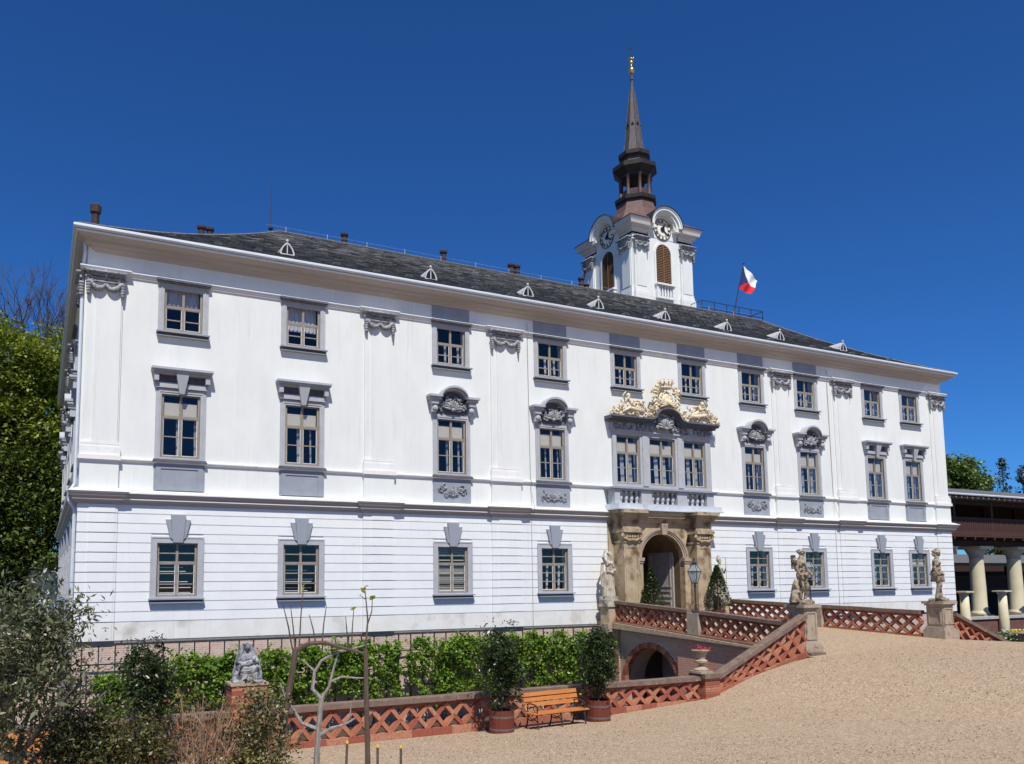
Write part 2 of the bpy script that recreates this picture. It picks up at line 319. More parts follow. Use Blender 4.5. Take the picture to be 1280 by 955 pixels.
def leaves(name, P, size, seed, mat, parent=None, up=.5, aspect=.5, jitter=.35):
    rg = np.random.default_rng(seed); P = np.asarray(P, float); N = len(P)
    n = rg.normal(size=(N, 3)); n[:, 2] = np.abs(n[:, 2]) * (1 + up) + up; n /= np.linalg.norm(n, axis=1, keepdims=True)
    t = rg.normal(size=(N, 3)); t -= n * (t * n).sum(1, keepdims=True); t /= np.linalg.norm(t, axis=1, keepdims=True)
    b = np.cross(n, t); s = (size * (1 + jitter * rg.normal(size=(N, 1)))).clip(size * .3, size * 2.2)
    V = np.stack([P - t * s * .5, P + b * s * aspect * .5 + n * s * .08, P + t * s * .5, P - b * s * aspect * .5 + n * s * .08], 1).reshape(-1, 3)
    me = bpy.data.meshes.new(name); me.vertices.add(4 * N); me.vertices.foreach_set('co', V.ravel())
    me.loops.add(4 * N); me.loops.foreach_set('vertex_index', np.arange(4 * N)); me.polygons.add(N)
    me.polygons.foreach_set('loop_start', np.arange(0, 4 * N, 4)); me.update(calc_edges=True); me.materials.append(MATS[mat])
    return put(name, me, parent)
def clumps(seed, c, R, nc, per, spread, shell=.55, flat=.75, zmin=None):
    rg = np.random.default_rng(seed); u = rg.normal(size=(nc, 3)); u /= np.linalg.norm(u, axis=1, keepdims=True)
    rad = shell + (1 - shell) * rg.random((nc, 1)) ** .6; rad *= 1 + .12 * rg.normal(size=(nc, 1))
    C = np.array(c) + u * rad * np.array(R)
    sp = spread * (.6 + .8 * rg.random((nc, 1, 1)))
    P = (C[:, None, :] + rg.normal(size=(nc, per, 3)) * sp * np.array([1, 1, flat])).reshape(-1, 3)
    if zmin is not None: P = P[P[:, 2] > zmin]
    return C, P
def relief(seed, W, H, depth=.07, shell=True, n=7, rr=.03):
    mb = MB(); rg = random.Random(seed)
    for side in (-1, 1):
        for i in range(n):
            cx = W * (.08 + .40 * (i + .5) / n + rg.uniform(-.03, .03)); cz = H * rg.uniform(.2, .8)
            r0 = min(H * .3, W * .12) * rg.uniform(.6, 1.1); ph = rg.uniform(0, 6); tw = rg.choice((-1, 1)); pts = []; rad = []
            for k in range(9):
                q = k / 8; a = ph + tw * q * 4.6; r = r0 * (1 - .75 * q)
                pts.append((side * min(cx + r * math.cos(a), W * .49), -depth * (.4 + .6 * q), min(max(cz + r * math.sin(a), H * .04), H * .97))); rad.append(rr * (1.2 - .6 * q))
            mb.tube(pts, rad, 5)
        for i in range(n):
            x = side * W * rg.uniform(.05, .46); z = H * rg.uniform(.12, .85); l = rr * rg.uniform(1.6, 3)
            mb.ell((x, -depth * .6, z), (l, depth * .6, rr * .9), 6, 4, Matrix.Rotation(rg.uniform(-1.2, 1.2), 3, 'Y'))
    if shell:
        for i in range(9):
            a = PI * (i + .5) / 9; L = H * .42
            mb.tube([(0, -depth, H * .18), (L * .6 * math.cos(a), -depth * 1.25, H * .2 + L * .65 * math.sin(a)), (L * math.cos(a), -depth * .8, H * .2 + L * 1.08 * math.sin(a))], [rr * .5, rr * .9, rr * 1.2], 5)
        mb.ell((0, -depth, H * .2), (rr * 2.2, depth * .8, rr * 1.8), 7, 5)
    return mb
# ================================================================== PALACE
L = 47.9; DEP = 30.0
COLS = [3.3, 7.86, 14.37, 19.46, 23.76, 27.92, 32.0, 36.06, 41.5, 44.8]
palace = thing('palace', 'long white baroque palace with grey window surrounds and dark slate roof', 'palace')
PATH = [(0, DEP), (0, 0), (L, 0), (L, 12)]
PILS = [(0.02, 1.2, 1), (10.42, 11.65, 0), (16.3, 17.7, 0), (33.42, 34.7, 0), (38.2, 39.55, 0), (46.62, 47.88, 2)]
OPEN = []
for i, x in enumerate(COLS):
    OPEN.append((x - .685, x + .685, 11.15, 12.82))
    if i not in (4, 5):
        OPEN.append((x - .685, x + .685, 6.46, 8.82)); OPEN.append((x - .70, x + .70, 1.48, 3.42))
TRI = [(23.72, .70), (25.80, .80), (27.86, .70)]
for x, h in TRI: OPEN.append((x - h, x + h, 6.46, 8.78))
DOOR = (24.06, 26.64, 0, 4.2); OPEN.append(DOOR)
def grid_wall(mb, x0, x1, z0, z1, ops, y=0.0, d=.4):
    ops = [o for o in ops if o[1] > x0 and o[0] < x1 and o[3] > z0 and o[2] < z1]
    xs = sorted({x0, x1, *[o[0] for o in ops], *[o[1] for o in ops]}); zs = sorted({z0, z1, *[max(z0, o[2]) for o in ops], *[min(z1, o[3]) for o in ops]})
    for a, b in zip(xs, xs[1:]):
        for c, e in zip(zs, zs[1:]):
            mx, mz = (a + b) / 2, (c + e) / 2
            if any(o[0] < mx < o[1] and o[2] < mz < o[3] for o in ops): continue
            mb.add([(a, y, c), (b, y, c), (b, y, e), (a, y, e)], [(0, 1, 2, 3)])
    for o in ops:
        c, e = max(z0, o[2]), min(z1, o[3])
        for xx in (o[0], o[1]): mb.add([(xx, y, c), (xx, y + d, c), (xx, y + d, e), (xx, y, e)], [(0, 1, 2, 3)])
        for zz in (c, e): mb.add([(o[0], y, zz), (o[1], y, zz), (o[1], y + d, zz), (o[0], y + d, zz)], [(0, 1, 2, 3)])
mb = MB(); grid_wall(mb, 0, L, 4.7, 14.2, OPEN)
mb.add([(0, 0, 4.7), (0, DEP, 4.7), (0, DEP, 14.2), (0, 0, 14.2)], [(0, 3, 2, 1)])
mb.add([(L, 0, 4.7), (L, 14, 4.7), (L, 14, 14.2), (L, 0, 14.2)], [(0, 1, 2, 3)])
mb.add([(0, DEP, 4.7), (14, DEP, 4.7), (14, DEP, 14.2), (0, DEP, 14.2)], [(0, 1, 2, 3)])
mb.build('upper_wall', 'stucco', palace)
mb = MB(); grid_wall(mb, 0, L, 0, 4.7, OPEN)
mb.add([(0, 0, 0), (0, DEP, 0), (0, DEP, 4.7), (0, 0, 4.7)], [(0, 3, 2, 1)])
mb.add([(L, 0, 0), (L, 14, 0), (L, 14, 4.7), (L, 0, 4.7)], [(0, 1, 2, 3)])
mb.build('ground_floor_wall', 'stucco_ground', palace)
mb = MB()
mb.add([(-.02, .04, -3.6), (L, .04, -3.6), (L, .04, 0), (-.02, .04, 0)], [(0, 1, 2, 3)])
mb.add([(-.02, .04, -3.6), (-.02, DEP, -3.6), (-.02, DEP, 0), (-.02, .04, 0)], [(0, 1, 2, 3)])
mb.add([(L, .04, -3.6), (L, 14, -3.6), (L, 14, 0), (L, .04, 0)], [(0, 1, 2, 3)])
mb.build('foundation', 'brick_pale', palace)
MB().sweep([(0, -.09), (.03, -.09), (.05, -.02), (.05, .0), (0, .004)], [(0, DEP), (0, .03), (23, .03)]).build('plinth_edge', 'stone_grey', palace)
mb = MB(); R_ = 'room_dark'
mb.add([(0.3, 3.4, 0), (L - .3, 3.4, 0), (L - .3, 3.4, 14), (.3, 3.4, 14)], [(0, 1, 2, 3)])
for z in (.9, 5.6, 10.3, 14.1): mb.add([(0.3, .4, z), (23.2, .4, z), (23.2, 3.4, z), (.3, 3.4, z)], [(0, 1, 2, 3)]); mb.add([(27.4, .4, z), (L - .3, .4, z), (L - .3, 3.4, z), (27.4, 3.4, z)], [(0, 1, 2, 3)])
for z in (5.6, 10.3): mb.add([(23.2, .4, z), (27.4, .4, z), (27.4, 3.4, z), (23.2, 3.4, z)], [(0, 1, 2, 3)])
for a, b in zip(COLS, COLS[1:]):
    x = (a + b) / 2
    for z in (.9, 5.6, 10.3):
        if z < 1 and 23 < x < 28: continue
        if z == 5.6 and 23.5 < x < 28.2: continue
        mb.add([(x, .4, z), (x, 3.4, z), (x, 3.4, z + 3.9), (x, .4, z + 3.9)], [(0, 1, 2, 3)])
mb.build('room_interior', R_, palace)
# rusticated courses of the ground floor
edges = [.30] + [.63 + .3425 * i for i in range(12)] + [4.72]
blocks = [(o[0] - .2, o[1] + .2, 1.23, 3.58) for o in OPEN if o[2] < 2 and o is not DOOR] + [(22.4, 28.35, 0, 5)]
def spans(x0, x1, cuts):
    cur = x0; r = []
    for a, b in sorted(cuts):
        if a > cur: r.append((cur, min(a, x1)))
        cur = max(cur, b)
    if cur < x1: r.append((cur, x1))
    return [q for q in r if q[1] - q[0] > .01]
for i in range(len(edges) - 1):
    z0, z1 = edges[i] + (.016 if i else 0), edges[i + 1] - .016
    if i == 0: z0 = 0.0
    cuts = [(b[0], b[1]) for b in blocks if b[2] < (z0 + z1) / 2 < b[3]]
    pz = [(p[0] - .06, p[1] + .06) for p in PILS]
    nm, mm = ('stone_course', 'stucco_ground') if i else ('plinth_course', 'stucco_base')
    for a, b in spans(0.0, L, cuts + pz): MB().box(a, b, -.035, .0, z0, z1).build(nm, mm, palace)
    for p in PILS: MB().box(p[0] - .055, p[1] + .055, -.085, 0, z0, z1).box(p[0] + .30, p[1] - .02, -.105, -.08, z0 + .004, z1 - .004).build(nm, mm, palace)
    MB().box(-.035, 0, .02, DEP, z0, z1).build(nm, mm, palace); MB().box(L, L + .035, -.035, 12, z0, z1).build(nm, mm, palace)
# horizontal mouldings
CPATH = [(.30, DEP), (.30, 0), (L - .30, 0), (L - .30, 12)]
def mould(name, prof, m, path=PATH): return MB().sweep(prof, path).build(name, m, palace)
BELT = [(0, 4.71), (.09, 4.71), (.11, 4.80), (.19, 4.845), (.20, 4.93), (.26, 4.97), (.30, 5.06), (.32, 5.07), (.32, 5.11), (0, 5.22)]
mould('belt_course', BELT[:7] + [(.30, 5.065), (0, 5.065)], 'cornice_paint')
mould('belt_fillet', [(.0, 4.862), (.215, 4.862), (.215, 4.905), (0, 4.905)], 'white_trim')
mould('belt_top', [(0, 5.068), (.33, 5.068), (.33, 5.115), (0, 5.24)], 'white_trim')
mould('string_course', [(0, 6.22), (.045, 6.22), (.10, 6.285), (.10, 6.33), (0, 6.37)], 'white_trim')
mould('architrave', [(0, 12.90), (.05, 12.90), (.05, 12.965), (.09, 12.97), (.09, 13.03), (.14, 13.05), (.14, 13.085), (0, 13.12)], 'white_trim')
mould('cornice', [(0, 13.68), (.05, 13.68), (.08, 13.745), (.18, 13.79), (.20, 13.85), (.42, 13.88), (.44, 13.965), (.58, 13.995), (.66, 14.06), (.69, 14.09), (0, 14.09)], 'cornice_paint', CPATH)
mould('cornice_edge', [(0, 14.092), (.72, 14.092), (.74, 14.15), (0, 14.17)], 'white_trim', CPATH)
mould('gutter', [(.5, 14.175), (.70, 14.175), (.78, 14.19), (.82, 14.235), (.82, 14.295), (.78, 14.335), (.55, 14.355)], 'gutter_metal', CPATH)
# roof: rows of slates, laid as overlapping uneven courses
def roof_slope(mb, A, B, C, D, rows, seed):
    A, B, C, D = [Vector(p) for p in (A, B, C, D)]; rg = random.Random(seed)
    nrm = (B - A).cross(D - A).normalized()
    if nrm.z < 0: nrm = -nrm
    for i in range(rows):
        t0, t1 = i / rows, (i + 1.22) / rows; t1 = min(t1, 1.0)
        a, b = A.lerp(D, t0), B.lerp(C, t0); c, d = B.lerp(C, t1), A.lerp(D, t1); s0, s1 = Vector((0, 0, SAG * 4 * t0 * (1 - t0))), Vector((0, 0, SAG * 4 * t1 * (1 - t1)))
        a, b, c, d = a - s0, b - s0, c - s1, d - s1
        n = max(2, int((b - a).length / .40)); js = [rg.uniform(-.012, .02) for _ in range(n)]
        for k in range(n):
            u0, u1 = k / n, (k + 1) / n; h = .045 + js[k]; lo = nrm * h; hi = nrm * .004; sh = (A - D).normalized() * rg.uniform(-.02, .035)
            p = [a.lerp(b, u0) + lo + sh, a.lerp(b, u1) + lo + sh, d.lerp(c, u1) + hi, d.lerp(c, u0) + hi]
            q = [a.lerp(b, u0) + sh, a.lerp(b, u1) + sh]
            mb.add(p + q, [(0, 1, 2, 3), (4, 5, 1, 0)])
EZ, EO, RY, EX, SAG, AX0 = 14.35, .66, 7.0, .36, .30, 8.6; PITCH = (18.8 - EZ) / (RY + EO); RZ = 18.8
mb = MB()
roof_slope(mb, (-EX, -EO, EZ), (L + EX, -EO, EZ), (L - RY, RY, RZ), (AX0, RY, RZ), 34, 1)
roof_slope(mb, (-EX, DEP, EZ), (-EX, -EO, EZ), (AX0, RY, RZ), (AX0, DEP, RZ), 34, 2)
roof_slope(mb, (L + EX, -EO, EZ), (L + EX, 14 + EO, EZ), (L - RY, RY, RZ), (L - RY, RY, RZ), 34, 3)
mb.add([(L + EX, 14 + EO, EZ), (16, 14 + EO, EZ), (AX0, RY, RZ), (L - RY, RY, RZ)], [(0, 1, 2, 3)])
mb.add([(16, 14 + EO, EZ), (16, DEP, EZ), (AX0, DEP, RZ), (AX0, RY, RZ)], [(0, 1, 2, 3)])
mb.add([(-EX, DEP, EZ), (16, DEP, EZ), (AX0, DEP, RZ)], [(0, 1, 2)])
mb.build('roof', 'slate', palace)
mb = MB()
mb.tube([(AX0, RY, RZ + .04), (L - RY, RY, RZ + .04)], .07, 6); mb.tube([(AX0, RY, RZ + .04), (AX0, DEP, RZ + .04)], .07, 6)
for e_, h_ in (((-EX, -EO, EZ), (AX0, RY, RZ)), ((L + EX, -EO, EZ), (L - RY, RY, RZ))):
    e_, h_ = Vector(e_), Vector(h_); mb.tube([e_.lerp(h_, t) - Vector((0, 0, SAG * 4 * t * (1 - t) - .03)) for t in np.linspace(0, 1, 10)], .05, 6)
mb.build('ridge_cap', 'slate', palace)
mb = MB()
for x in np.arange(9, 40, 2.1): mb.tube([(x, RY, RZ + .1), (x, RY, RZ + .34)], .012, 4)
mb.tube([(8, RY, RZ + .3), (40, RY, RZ + .3)], .006, 4)
mb.build('lightning_wire', 'gutter_metal', palace)
def roofz(y):
    t = (y + EO) / (RY + EO); return EZ + (y + EO) * PITCH - SAG * 4 * t * (1 - t)
# eyelid dormers
mk('dormer_white', (.62, .62, .60), (.50, .50, .49), 5, .6)
dm = MB(); prof = [(-.33, 0), (.33, 0), (.36, .12), (.27, .36), (.12, .56), (0, .64), (-.12, .56), (-.27, .36), (-.36, .12)]
inn = [(-.27, .07), (.27, .07), (.28, .14), (.21, .34), (.09, .50), (0, .56), (-.09, .50), (-.21, .34), (-.28, .14)]
for i in range(9):
    a, b, c, d = inn[i], inn[(i + 1) % 9], prof[(i + 1) % 9], prof[i]
    dm.hexa([(a[0], -.06, a[1]), (b[0], -.06, b[1]), (b[0], .02, b[1]), (a[0], .02, a[1]), (d[0], -.06, d[1]), (c[0], -.06, c[1]), (c[0], .02, c[1]), (d[0], .02, d[1])])
dm.box(-.022, .022, -.05, 0.0, .09, .52); dm.ell((0, -.02, .72), (.07, .07, .08), 8, 6); dm.box(-.40, .40, -.10, .02, -.05, 0)
dm_me = dm.mesh('dormer', 'dormer_white')
dr = MB()
for i in range(1, 9):
    a, b = prof[i], prof[(i + 1) % 9]
    dr.add([(a[0] * 1.02, .02, a[1] + .01), (b[0] * 1.02, .02, b[1] + .01), (b[0] * 1.02, b[1] / PITCH + .05, b[1] + .01), (a[0] * 1.02, a[1] / PITCH + .05, a[1] + .01)], [(0, 1, 2, 3)])
dr_me = dr.mesh('dormer_roof', 'dormer_white')
gp = [MB().prism([(-.235, .1), (-.025, .1), (-.025, .5), (-.08, .46), (-.18, .32), (-.235, .16)], -.02, -.01).mesh('pane', 'black_paint'), MB().prism([(.025, .1), (.235, .1), (.235, .16), (.18, .32), (.08, .46), (.025, .5)], -.02, -.01).mesh('pane', 'black_paint')]
for x in (7.7, 14.36, 19.56, 23.76, 28.1, 32.5, 36.6, 41.9):
    y = 1.95; d = put('dormer', dm_me, palace, (x, y, roofz(y) - .02)); d.scale = (.88, .88, .88); put('dormer_roof', dr_me, d); put('pane', gp[0], d); put('pane', gp[1], d)
vent = MB().add([(-.16, 0, 0), (.16, 0, 0), (.1, -.05, .13), (-.1, -.05, .13), (-.12, .3, .15), (.12, .3, .15)], [(0, 1, 2, 3), (3, 2, 5, 4), (0, 3, 4), (1, 5, 2)]).mesh('roof_vent', 'slate')
for i in range(26):
    x = 3.0 + i * 1.66
    if min(abs(x - q) for q in (7.7, 14.36, 19.56, 23.76, 28.1, 32.5, 36.6, 41.9)) > .6: put('roof_vent', vent, palace, (x, .75 if i % 2 else 1.15, roofz(.75 if i % 2 else 1.15) + .03))
# chimney pots
def chimney(x, y, z, h, r, base=True):
    mb = MB(); mb.lathe([(r, 0), (r, h * .4), (r * 1.12, h * .42), (r * 1.12, h * .5), (r * .98, h * .52), (r * .98, h * .8), (r * 1.4, h * .83), (r * 1.45, h * .97), (r * 1.2, h)], 10)
    o = mb.build('chimney', 'chimney_clay', palace, (x, y, z))
    if base: MB().box(-r * 1.7, r * 1.7, -r * 1.7, r * 1.7, -.8, -.02).build('chimney_base', 'brick_clay_3', o)
chimney(.32, 3.0, 14.8, 1.95, .145, False)
for x, h in ((5.06, .8), (5.45, .78), (12.1, .68), (17.7, .78), (21.92, .76), (22.30, .74), (26.7, .75), (27.05, .40)): chimney(x, 7.3, RZ + .02 if x > 7 else 17.75, h, .145)
mb = MB(); mb.tube([(8.3, 7.2, RZ + .0), (8.3, 7.2, RZ + 2.4)], .022, 5); mb.ell((8.3, 7.2, RZ + .22), (.13, .13, .09), 8, 5); mb.build('lightning_rod', 'iron_dark', palace)
mb = MB()
mb.tube([(-.12, -.02, 14.1), (-.10, -.06, 13.6), (-.14, .12, 13.0), (-.14, .12, 5.4), (-.30, .10, 5.1), (-.30, .10, 4.8), (-.12, .10, 4.5), (-.12, .10, -.4)], .06, 7)
mb.build('downpipe', 'gutter_metal', palace)
for x, nm in ((18.2, 0), (37.75, 0)): MB().tube([(x, -.03, 13.5), (x + .02, -.16, 13.05), (x + .02, -.04, 12.8), (x + .07, -.03, 6.5), (x + .07, -.13, 6.3), (x + .07, -.04, 6.1), (x + .07, -.34, 5.1), (x + .07, -.05, 4.6), (x + .07, -.05, 0)], .014, 4).build('lightning_conductor', 'stone_grey', palace)
# ---- pilasters
def capital_mb(wd):
    mb = MB(); h = wd / 2
    mb.box(-h - .12, h + .12, -.36, 0, .82, .90); mb.box(-h - .03, h + .03, -.24, 0, .74, .83)
    mb.tube([(-h - .02, -.2, .66), (h + .02, -.2, .66)], .045, 6); mb.tube([(-h + .04, -.18, .54), (h - .04, -.18, .54)], .04, 6)
    for s in (-1, 1):
        sp = [(s * (h - .02 + .13 * math.cos(a) * (1 - a / 14)), -.2, .62 + .13 * math.sin(a) * (1 - a / 14)) for a in np.arange(0, 10, .7)]
        mb.tube(sp, [.05 - .002 * i for i in range(len(sp))], 5)
        sw = [(s * (h - .02) * (1 - t) + 0 * t, -.20, .55 - .22 * math.sin(PI * t) ** .8 - .10 * t) for t in np.linspace(0, 1, 8)]
        mb.tube(sw, [.06, .075, .095, .105, .105, .09, .07, .05], 6)
        for k in range(5): mb.ell((s * (h + .02), -.17, .48 - .10 * k), (.105 - .009 * k, .10, .08), 7, 5)
        mb.tube([(0, -.2, .44), (s * .10, -.17, .34), (s * .24, -.14, .26)], [.03, .03, .015], 5)
    mb.ell((0, -.25, .82), (.08, .1, .16), 8, 6)
    return mb
for x0, x1, corner in PILS:
    c = (x0 + x1) / 2; W = x1 - x0; h = W / 2; p = MB()
    p.box(-h, h, -.055, 0, 6.86, 12.9); p.box(-h + .30, h - .05, -.095, -.055, 6.87, 12.89)
    o = p.build('pilaster', 'stucco', palace, (c, 0, 0))
    b = MB(); b.box(-h - .02, h + .02, -.12, 0, 6.80, 6.86); b.box(-h - .05, h + .05, -.15, 0, 6.70, 6.77); b.box(-h + .0, h, -.10, 0, 6.77, 6.80); b.box(-h - .07, h + .07, -.17, 0, 6.40, 6.70)
    b.box(-h - .10, h + .10, -.22, 0, 6.24, 6.40)
    b.build('pilaster_base', 'white_trim', o)
    MB().box(-h - .04, h + .04, -.12, 0, 5.2, 6.24).build('pilaster_pedestal', 'stucco', o)
    b = MB(); b.sweep([(d, z) for d, z in BELT], [(-h - .05, 0), (-h - .05, -.09), (h + .05, -.09), (h + .05, 0)]); b.build('belt_break', 'cornice_paint', o)
    MB().sweep([(0, 5.22), (.34, 5.108), (.34, 5.13), (0, 5.26)], [(-h - .05, 0), (-h - .05, -.09), (h + .05, -.09), (h + .05, 0)]).build('belt_break_top', 'white_trim', o)
    capital_mb(W - .1).build('capital', 'relief_grey', o, (0, 0, 12.03), smooth=True)
    MB().sweep([(0, 12.96), (.1, 12.97), (.16, 13.05), (.16, 13.09), (0, 13.125)], [(-h - .1, 0), (-h - .1, -.10), (h + .1, -.10), (h + .1, 0)]).build('architrave_break', 'white_trim', o)
# ---- windows
def ring(mb, x0, x1, z0, z1, t, y0, y1, tb=None):
    tb = t if tb is None else tb
    mb.box(x0, x0 + t, y0, y1, z0, z1); mb.box(x1 - t, x1, y0, y1, z0, z1); mb.box(x0 + t, x1 - t, y0, y1, z1 - t, z1)
    if tb: mb.box(x0 + t, x1 - t, y0, y1, z0, z0 + tb)
    return mb
def sash_mb(hw, z0, z1, rows, thick, hx=None):
    mb = MB(); ring(mb, -hw + .01, hw - .01, z0 + .005, z1 - .01, .075, .03, .10)
    mb.box(-.045, .045, .035, .095, z0 + .08, z1 - .085)
    for i, z in enumerate(rows):
        t = .05 if i in thick else .02
        for s in (-1, 1):
            a, b = sorted((s * .045, s * (hw - .085))); mb.box(a, b, .045 if i in thick else .06, .092, z - t, z + t)
    return mb
def inner_mb(hw, z0, z1):        # thin white casement edges inside the tan frame
    mb = MB()
    for s in (-1, 1):
        a, b = sorted((s * .05, s * (hw - .085))); ring(mb, a, b, z0, z1, .021, .062, .085)
    return mb
def wave_mb(x0, x1, z0, z1, y, n=14, amp=.025, ph=0., flare=0.):
    mb = MB(); P = [(x0 + (x1 - x0) * i / n, y + amp * math.sin(i * 2.1 + ph)) for i in range(n + 1)]
    for (a, ya), (b, yb) in zip(P, P[1:]): mb.add([(a + flare, ya, z0), (b + flare, yb, z0), (b, yb, z1), (a, ya, z1)], [(0, 1, 2, 3)])
    return mb
WIN = {}
# attic
WIN['attic'] = dict(hw=.685, z0=11.15, z1=12.82, rows=[12.06, 11.57], thick=[0], cells=[(11.23, 11.55), (11.59, 12.01), (12.11, 12.74)])
WIN['noble'] = dict(hw=.685, z0=6.46, z1=8.82, rows=[7.96, 7.24], thick=[0], cells=[(6.54, 7.22), (7.26, 7.91), (8.01, 8.74)])
WIN['ground'] = dict(hw=.70, z0=1.48, z1=3.42, rows=[2.68, 3.02, 2.30, 1.92], thick=[0], cells=[(1.56, 1.90), (1.94, 2.28), (2.32, 2.63), (2.73, 3.0), (3.04, 3.34)])
for k, s in WIN.items():
    s['sash'] = sash_mb(s['hw'], s['z0'], s['z1'], s['rows'], s['thick']).mesh('sash', 'timber_tan')
    s['edge'] = inner_mb(s['hw'], s['cells'][0][0], s['cells'][-2 if k != 'ground' else 2][1]).mesh('casement', 'white_paint')
    s['panes'] = []
    for a, b in s['cells']:
        w_ = s['hw'] - .085 - .045
        for sx in (-1, 1): s['panes'].append((MB().box(-w_ / 2, w_ / 2, 0, .006, a, b).mesh('pane', 'window_glass'), sx * (.045 + w_ / 2)))
s = WIN['attic']; m_ = MB(); ring(m_, -.89, .89, 11.08, 12.90, .205, -.045, .04, .07); ring(m_, -.80, .80, 11.085, 12.84, .05, -.065, -.045, 0); s['sur'] = m_.mesh('window', 'trim_light')
q_ = MB().box(-.94, .94, -.24, 0, 11.03, 11.08); q_.box(-.91, .91, -.17, 0, 10.90, 10.945); q_.k = 1; q_.box(-.89, .89, -.10, 0, 10.945, 11.03); s['sill'] = q_.mesh('sill', ['trim_grey', 'trim_dark_and_shade'])  # dark middle band paints the shadow line into the sill
s = WIN['noble']; m_ = MB(); ring(m_, -.885, .885, 6.38, 8.98, .20, -.045, .04, .08); ring(m_, -.79, .79, 6.385, 8.90, .05, -.065, -.045, 0); s['sur'] = m_.mesh('window', 'trim_light')
s['sill'] = MB().box(-.92, .92, -.17, 0, 6.33, 6.38).box(-.95, .95, -.19, 0, 6.28, 6.33).mesh('sill', 'trim_dark_and_shade')
s = WIN['ground']; m_ = MB(); ring(m_, -.89, .89, 1.42, 3.57, .19, -.075, .04, .06); ring(m_, -.92, .92, 1.42, 3.60, .05, -.09, -.075, 0); s['sur'] = m_.mesh('window', 'trim_light')
q_ = MB().box(-.95, .95, -.24, 0, 1.37, 1.42); q_.box(-.92, .92, -.20, 0, 1.25, 1.285); q_.k = 1; q_.box(-.91, .91, -.13, 0, 1.285, 1.37); s['sill'] = q_.mesh('sill', ['trim_grey', 'trim_dark_and_shade'])  # recess band carries a painted shadow line
key_g = [MB().prism([(-.17, 3.40), (.17, 3.40), (.26, 4.38), (-.26, 4.38)], -.16, -.05).mesh('keystone', 'trim_grey'),
         MB().prism([(-.27, 3.58), (-.165, 3.42), (-.262, 4.22), (-.44, 4.22)][0:1] + [(-.175, 3.50), (-.255, 4.22), (-.43, 4.22)], -.125, -.04).prism([(.27, 3.58), (.43, 4.22), (.255, 4.22), (.175, 3.50)], -.125, -.04).mesh('voussoir', 'trim_grey')]
cap_a = MB().box(-.93, .93, -.18, 0, 12.905, 12.96).box(-.96, .96, -.21, 0, 12.96, 13.04).mesh('window_cap', 'trim_dark_and_shade')
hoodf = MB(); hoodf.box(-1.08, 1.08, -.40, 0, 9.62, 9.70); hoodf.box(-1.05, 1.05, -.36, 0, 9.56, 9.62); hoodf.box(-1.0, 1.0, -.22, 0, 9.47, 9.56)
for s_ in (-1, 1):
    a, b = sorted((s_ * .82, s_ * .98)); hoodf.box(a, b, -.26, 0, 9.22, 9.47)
hoodf.box(-.94, .94, -.10, 0, 9.12, 9.20); hoodf.box(-.92, .92, -.13, 0, 9.0, 9.12); hoodf.k = 1; hoodf.box(-.82, .82, -.03, 0, 9.2, 9.47)  # dark back panel paints the shade under the hood slab
hoodf_me = hoodf.mesh('hood', ['trim_light', 'trim_dark_and_shade'])
key_n = MB().hexa([(-.09, -.18, 8.80), (.09, -.18, 8.80), (.09, 0, 8.80), (-.09, 0, 8.80), (-.24, -.33, 9.60), (.24, -.33, 9.60), (.24, 0, 9.60), (-.24, 0, 9.60)]).mesh('keystone', 'trim_light')
hp = [(-1.18, 9.74), (-.58, 9.74)] + [(.62 * math.cos(PI - t), 9.72 + .46 * math.sin(t)) for t in np.linspace(.12, PI - .12, 12)] + [(.58, 9.74), (1.18, 9.74)]
hooda = MB(); strip(hooda, [(x, z - .09) for x, z in hp], hp, -.44, 0); strip(hooda, [(x * .97, z - .20) for x, z in hp], [(x * .97, z - .092) for x, z in hp], -.34, 0)
for s_ in (-1, 1):
    a, b = sorted((s_ * .72, s_ * 1.05)); hooda.box(a, b, -.30, 0, 9.36, 9.54); hooda.box(a + .05, b - .05, -.22, 0, 9.02, 9.36)
    hooda.ell((s_ * .86, -.24, 9.18), (.13, .09, .12), 8, 6)
hooda.k = 1; hooda.box(-.72, .72, -.05, 0, 8.98, 9.62); hooda.prism(cyl_arc(0, 9.62, .56, 0, PI, 12), -.05, 0)  # dark tympanum paints the shade between hood and relief
hooda_me = hooda.mesh('hood', ['trim_light', 'trim_dark_and_shade']); 
hrel = [relief(20 + i, 1.5, .86, .12, True, 8, .05).mesh('relief', 'relief_grey', True) for i in range(2)]
arel = [relief(30 + i, 1.35, .62, .05, True, 6, .03).mesh('relief', 'relief_grey', True) for i in range(2)]
aprf = MB(); aprf.box(-.885, .885, -.045, 0, 5.22, 6.27); ring(aprf, -.82, .82, 5.27, 6.22, .17, -.075, -.045); aprf_me = aprf.mesh('apron', 'trim_grey')
apra_me = MB().box(-.885, .885, -.06, 0, 5.22, 6.27).mesh('apron', 'trim_grey')
fr_me = MB().box(-.89, .89, -.04, 0, 13.15, 13.66).mesh('frieze_panel', 'trim_grey')
blind_me = {}
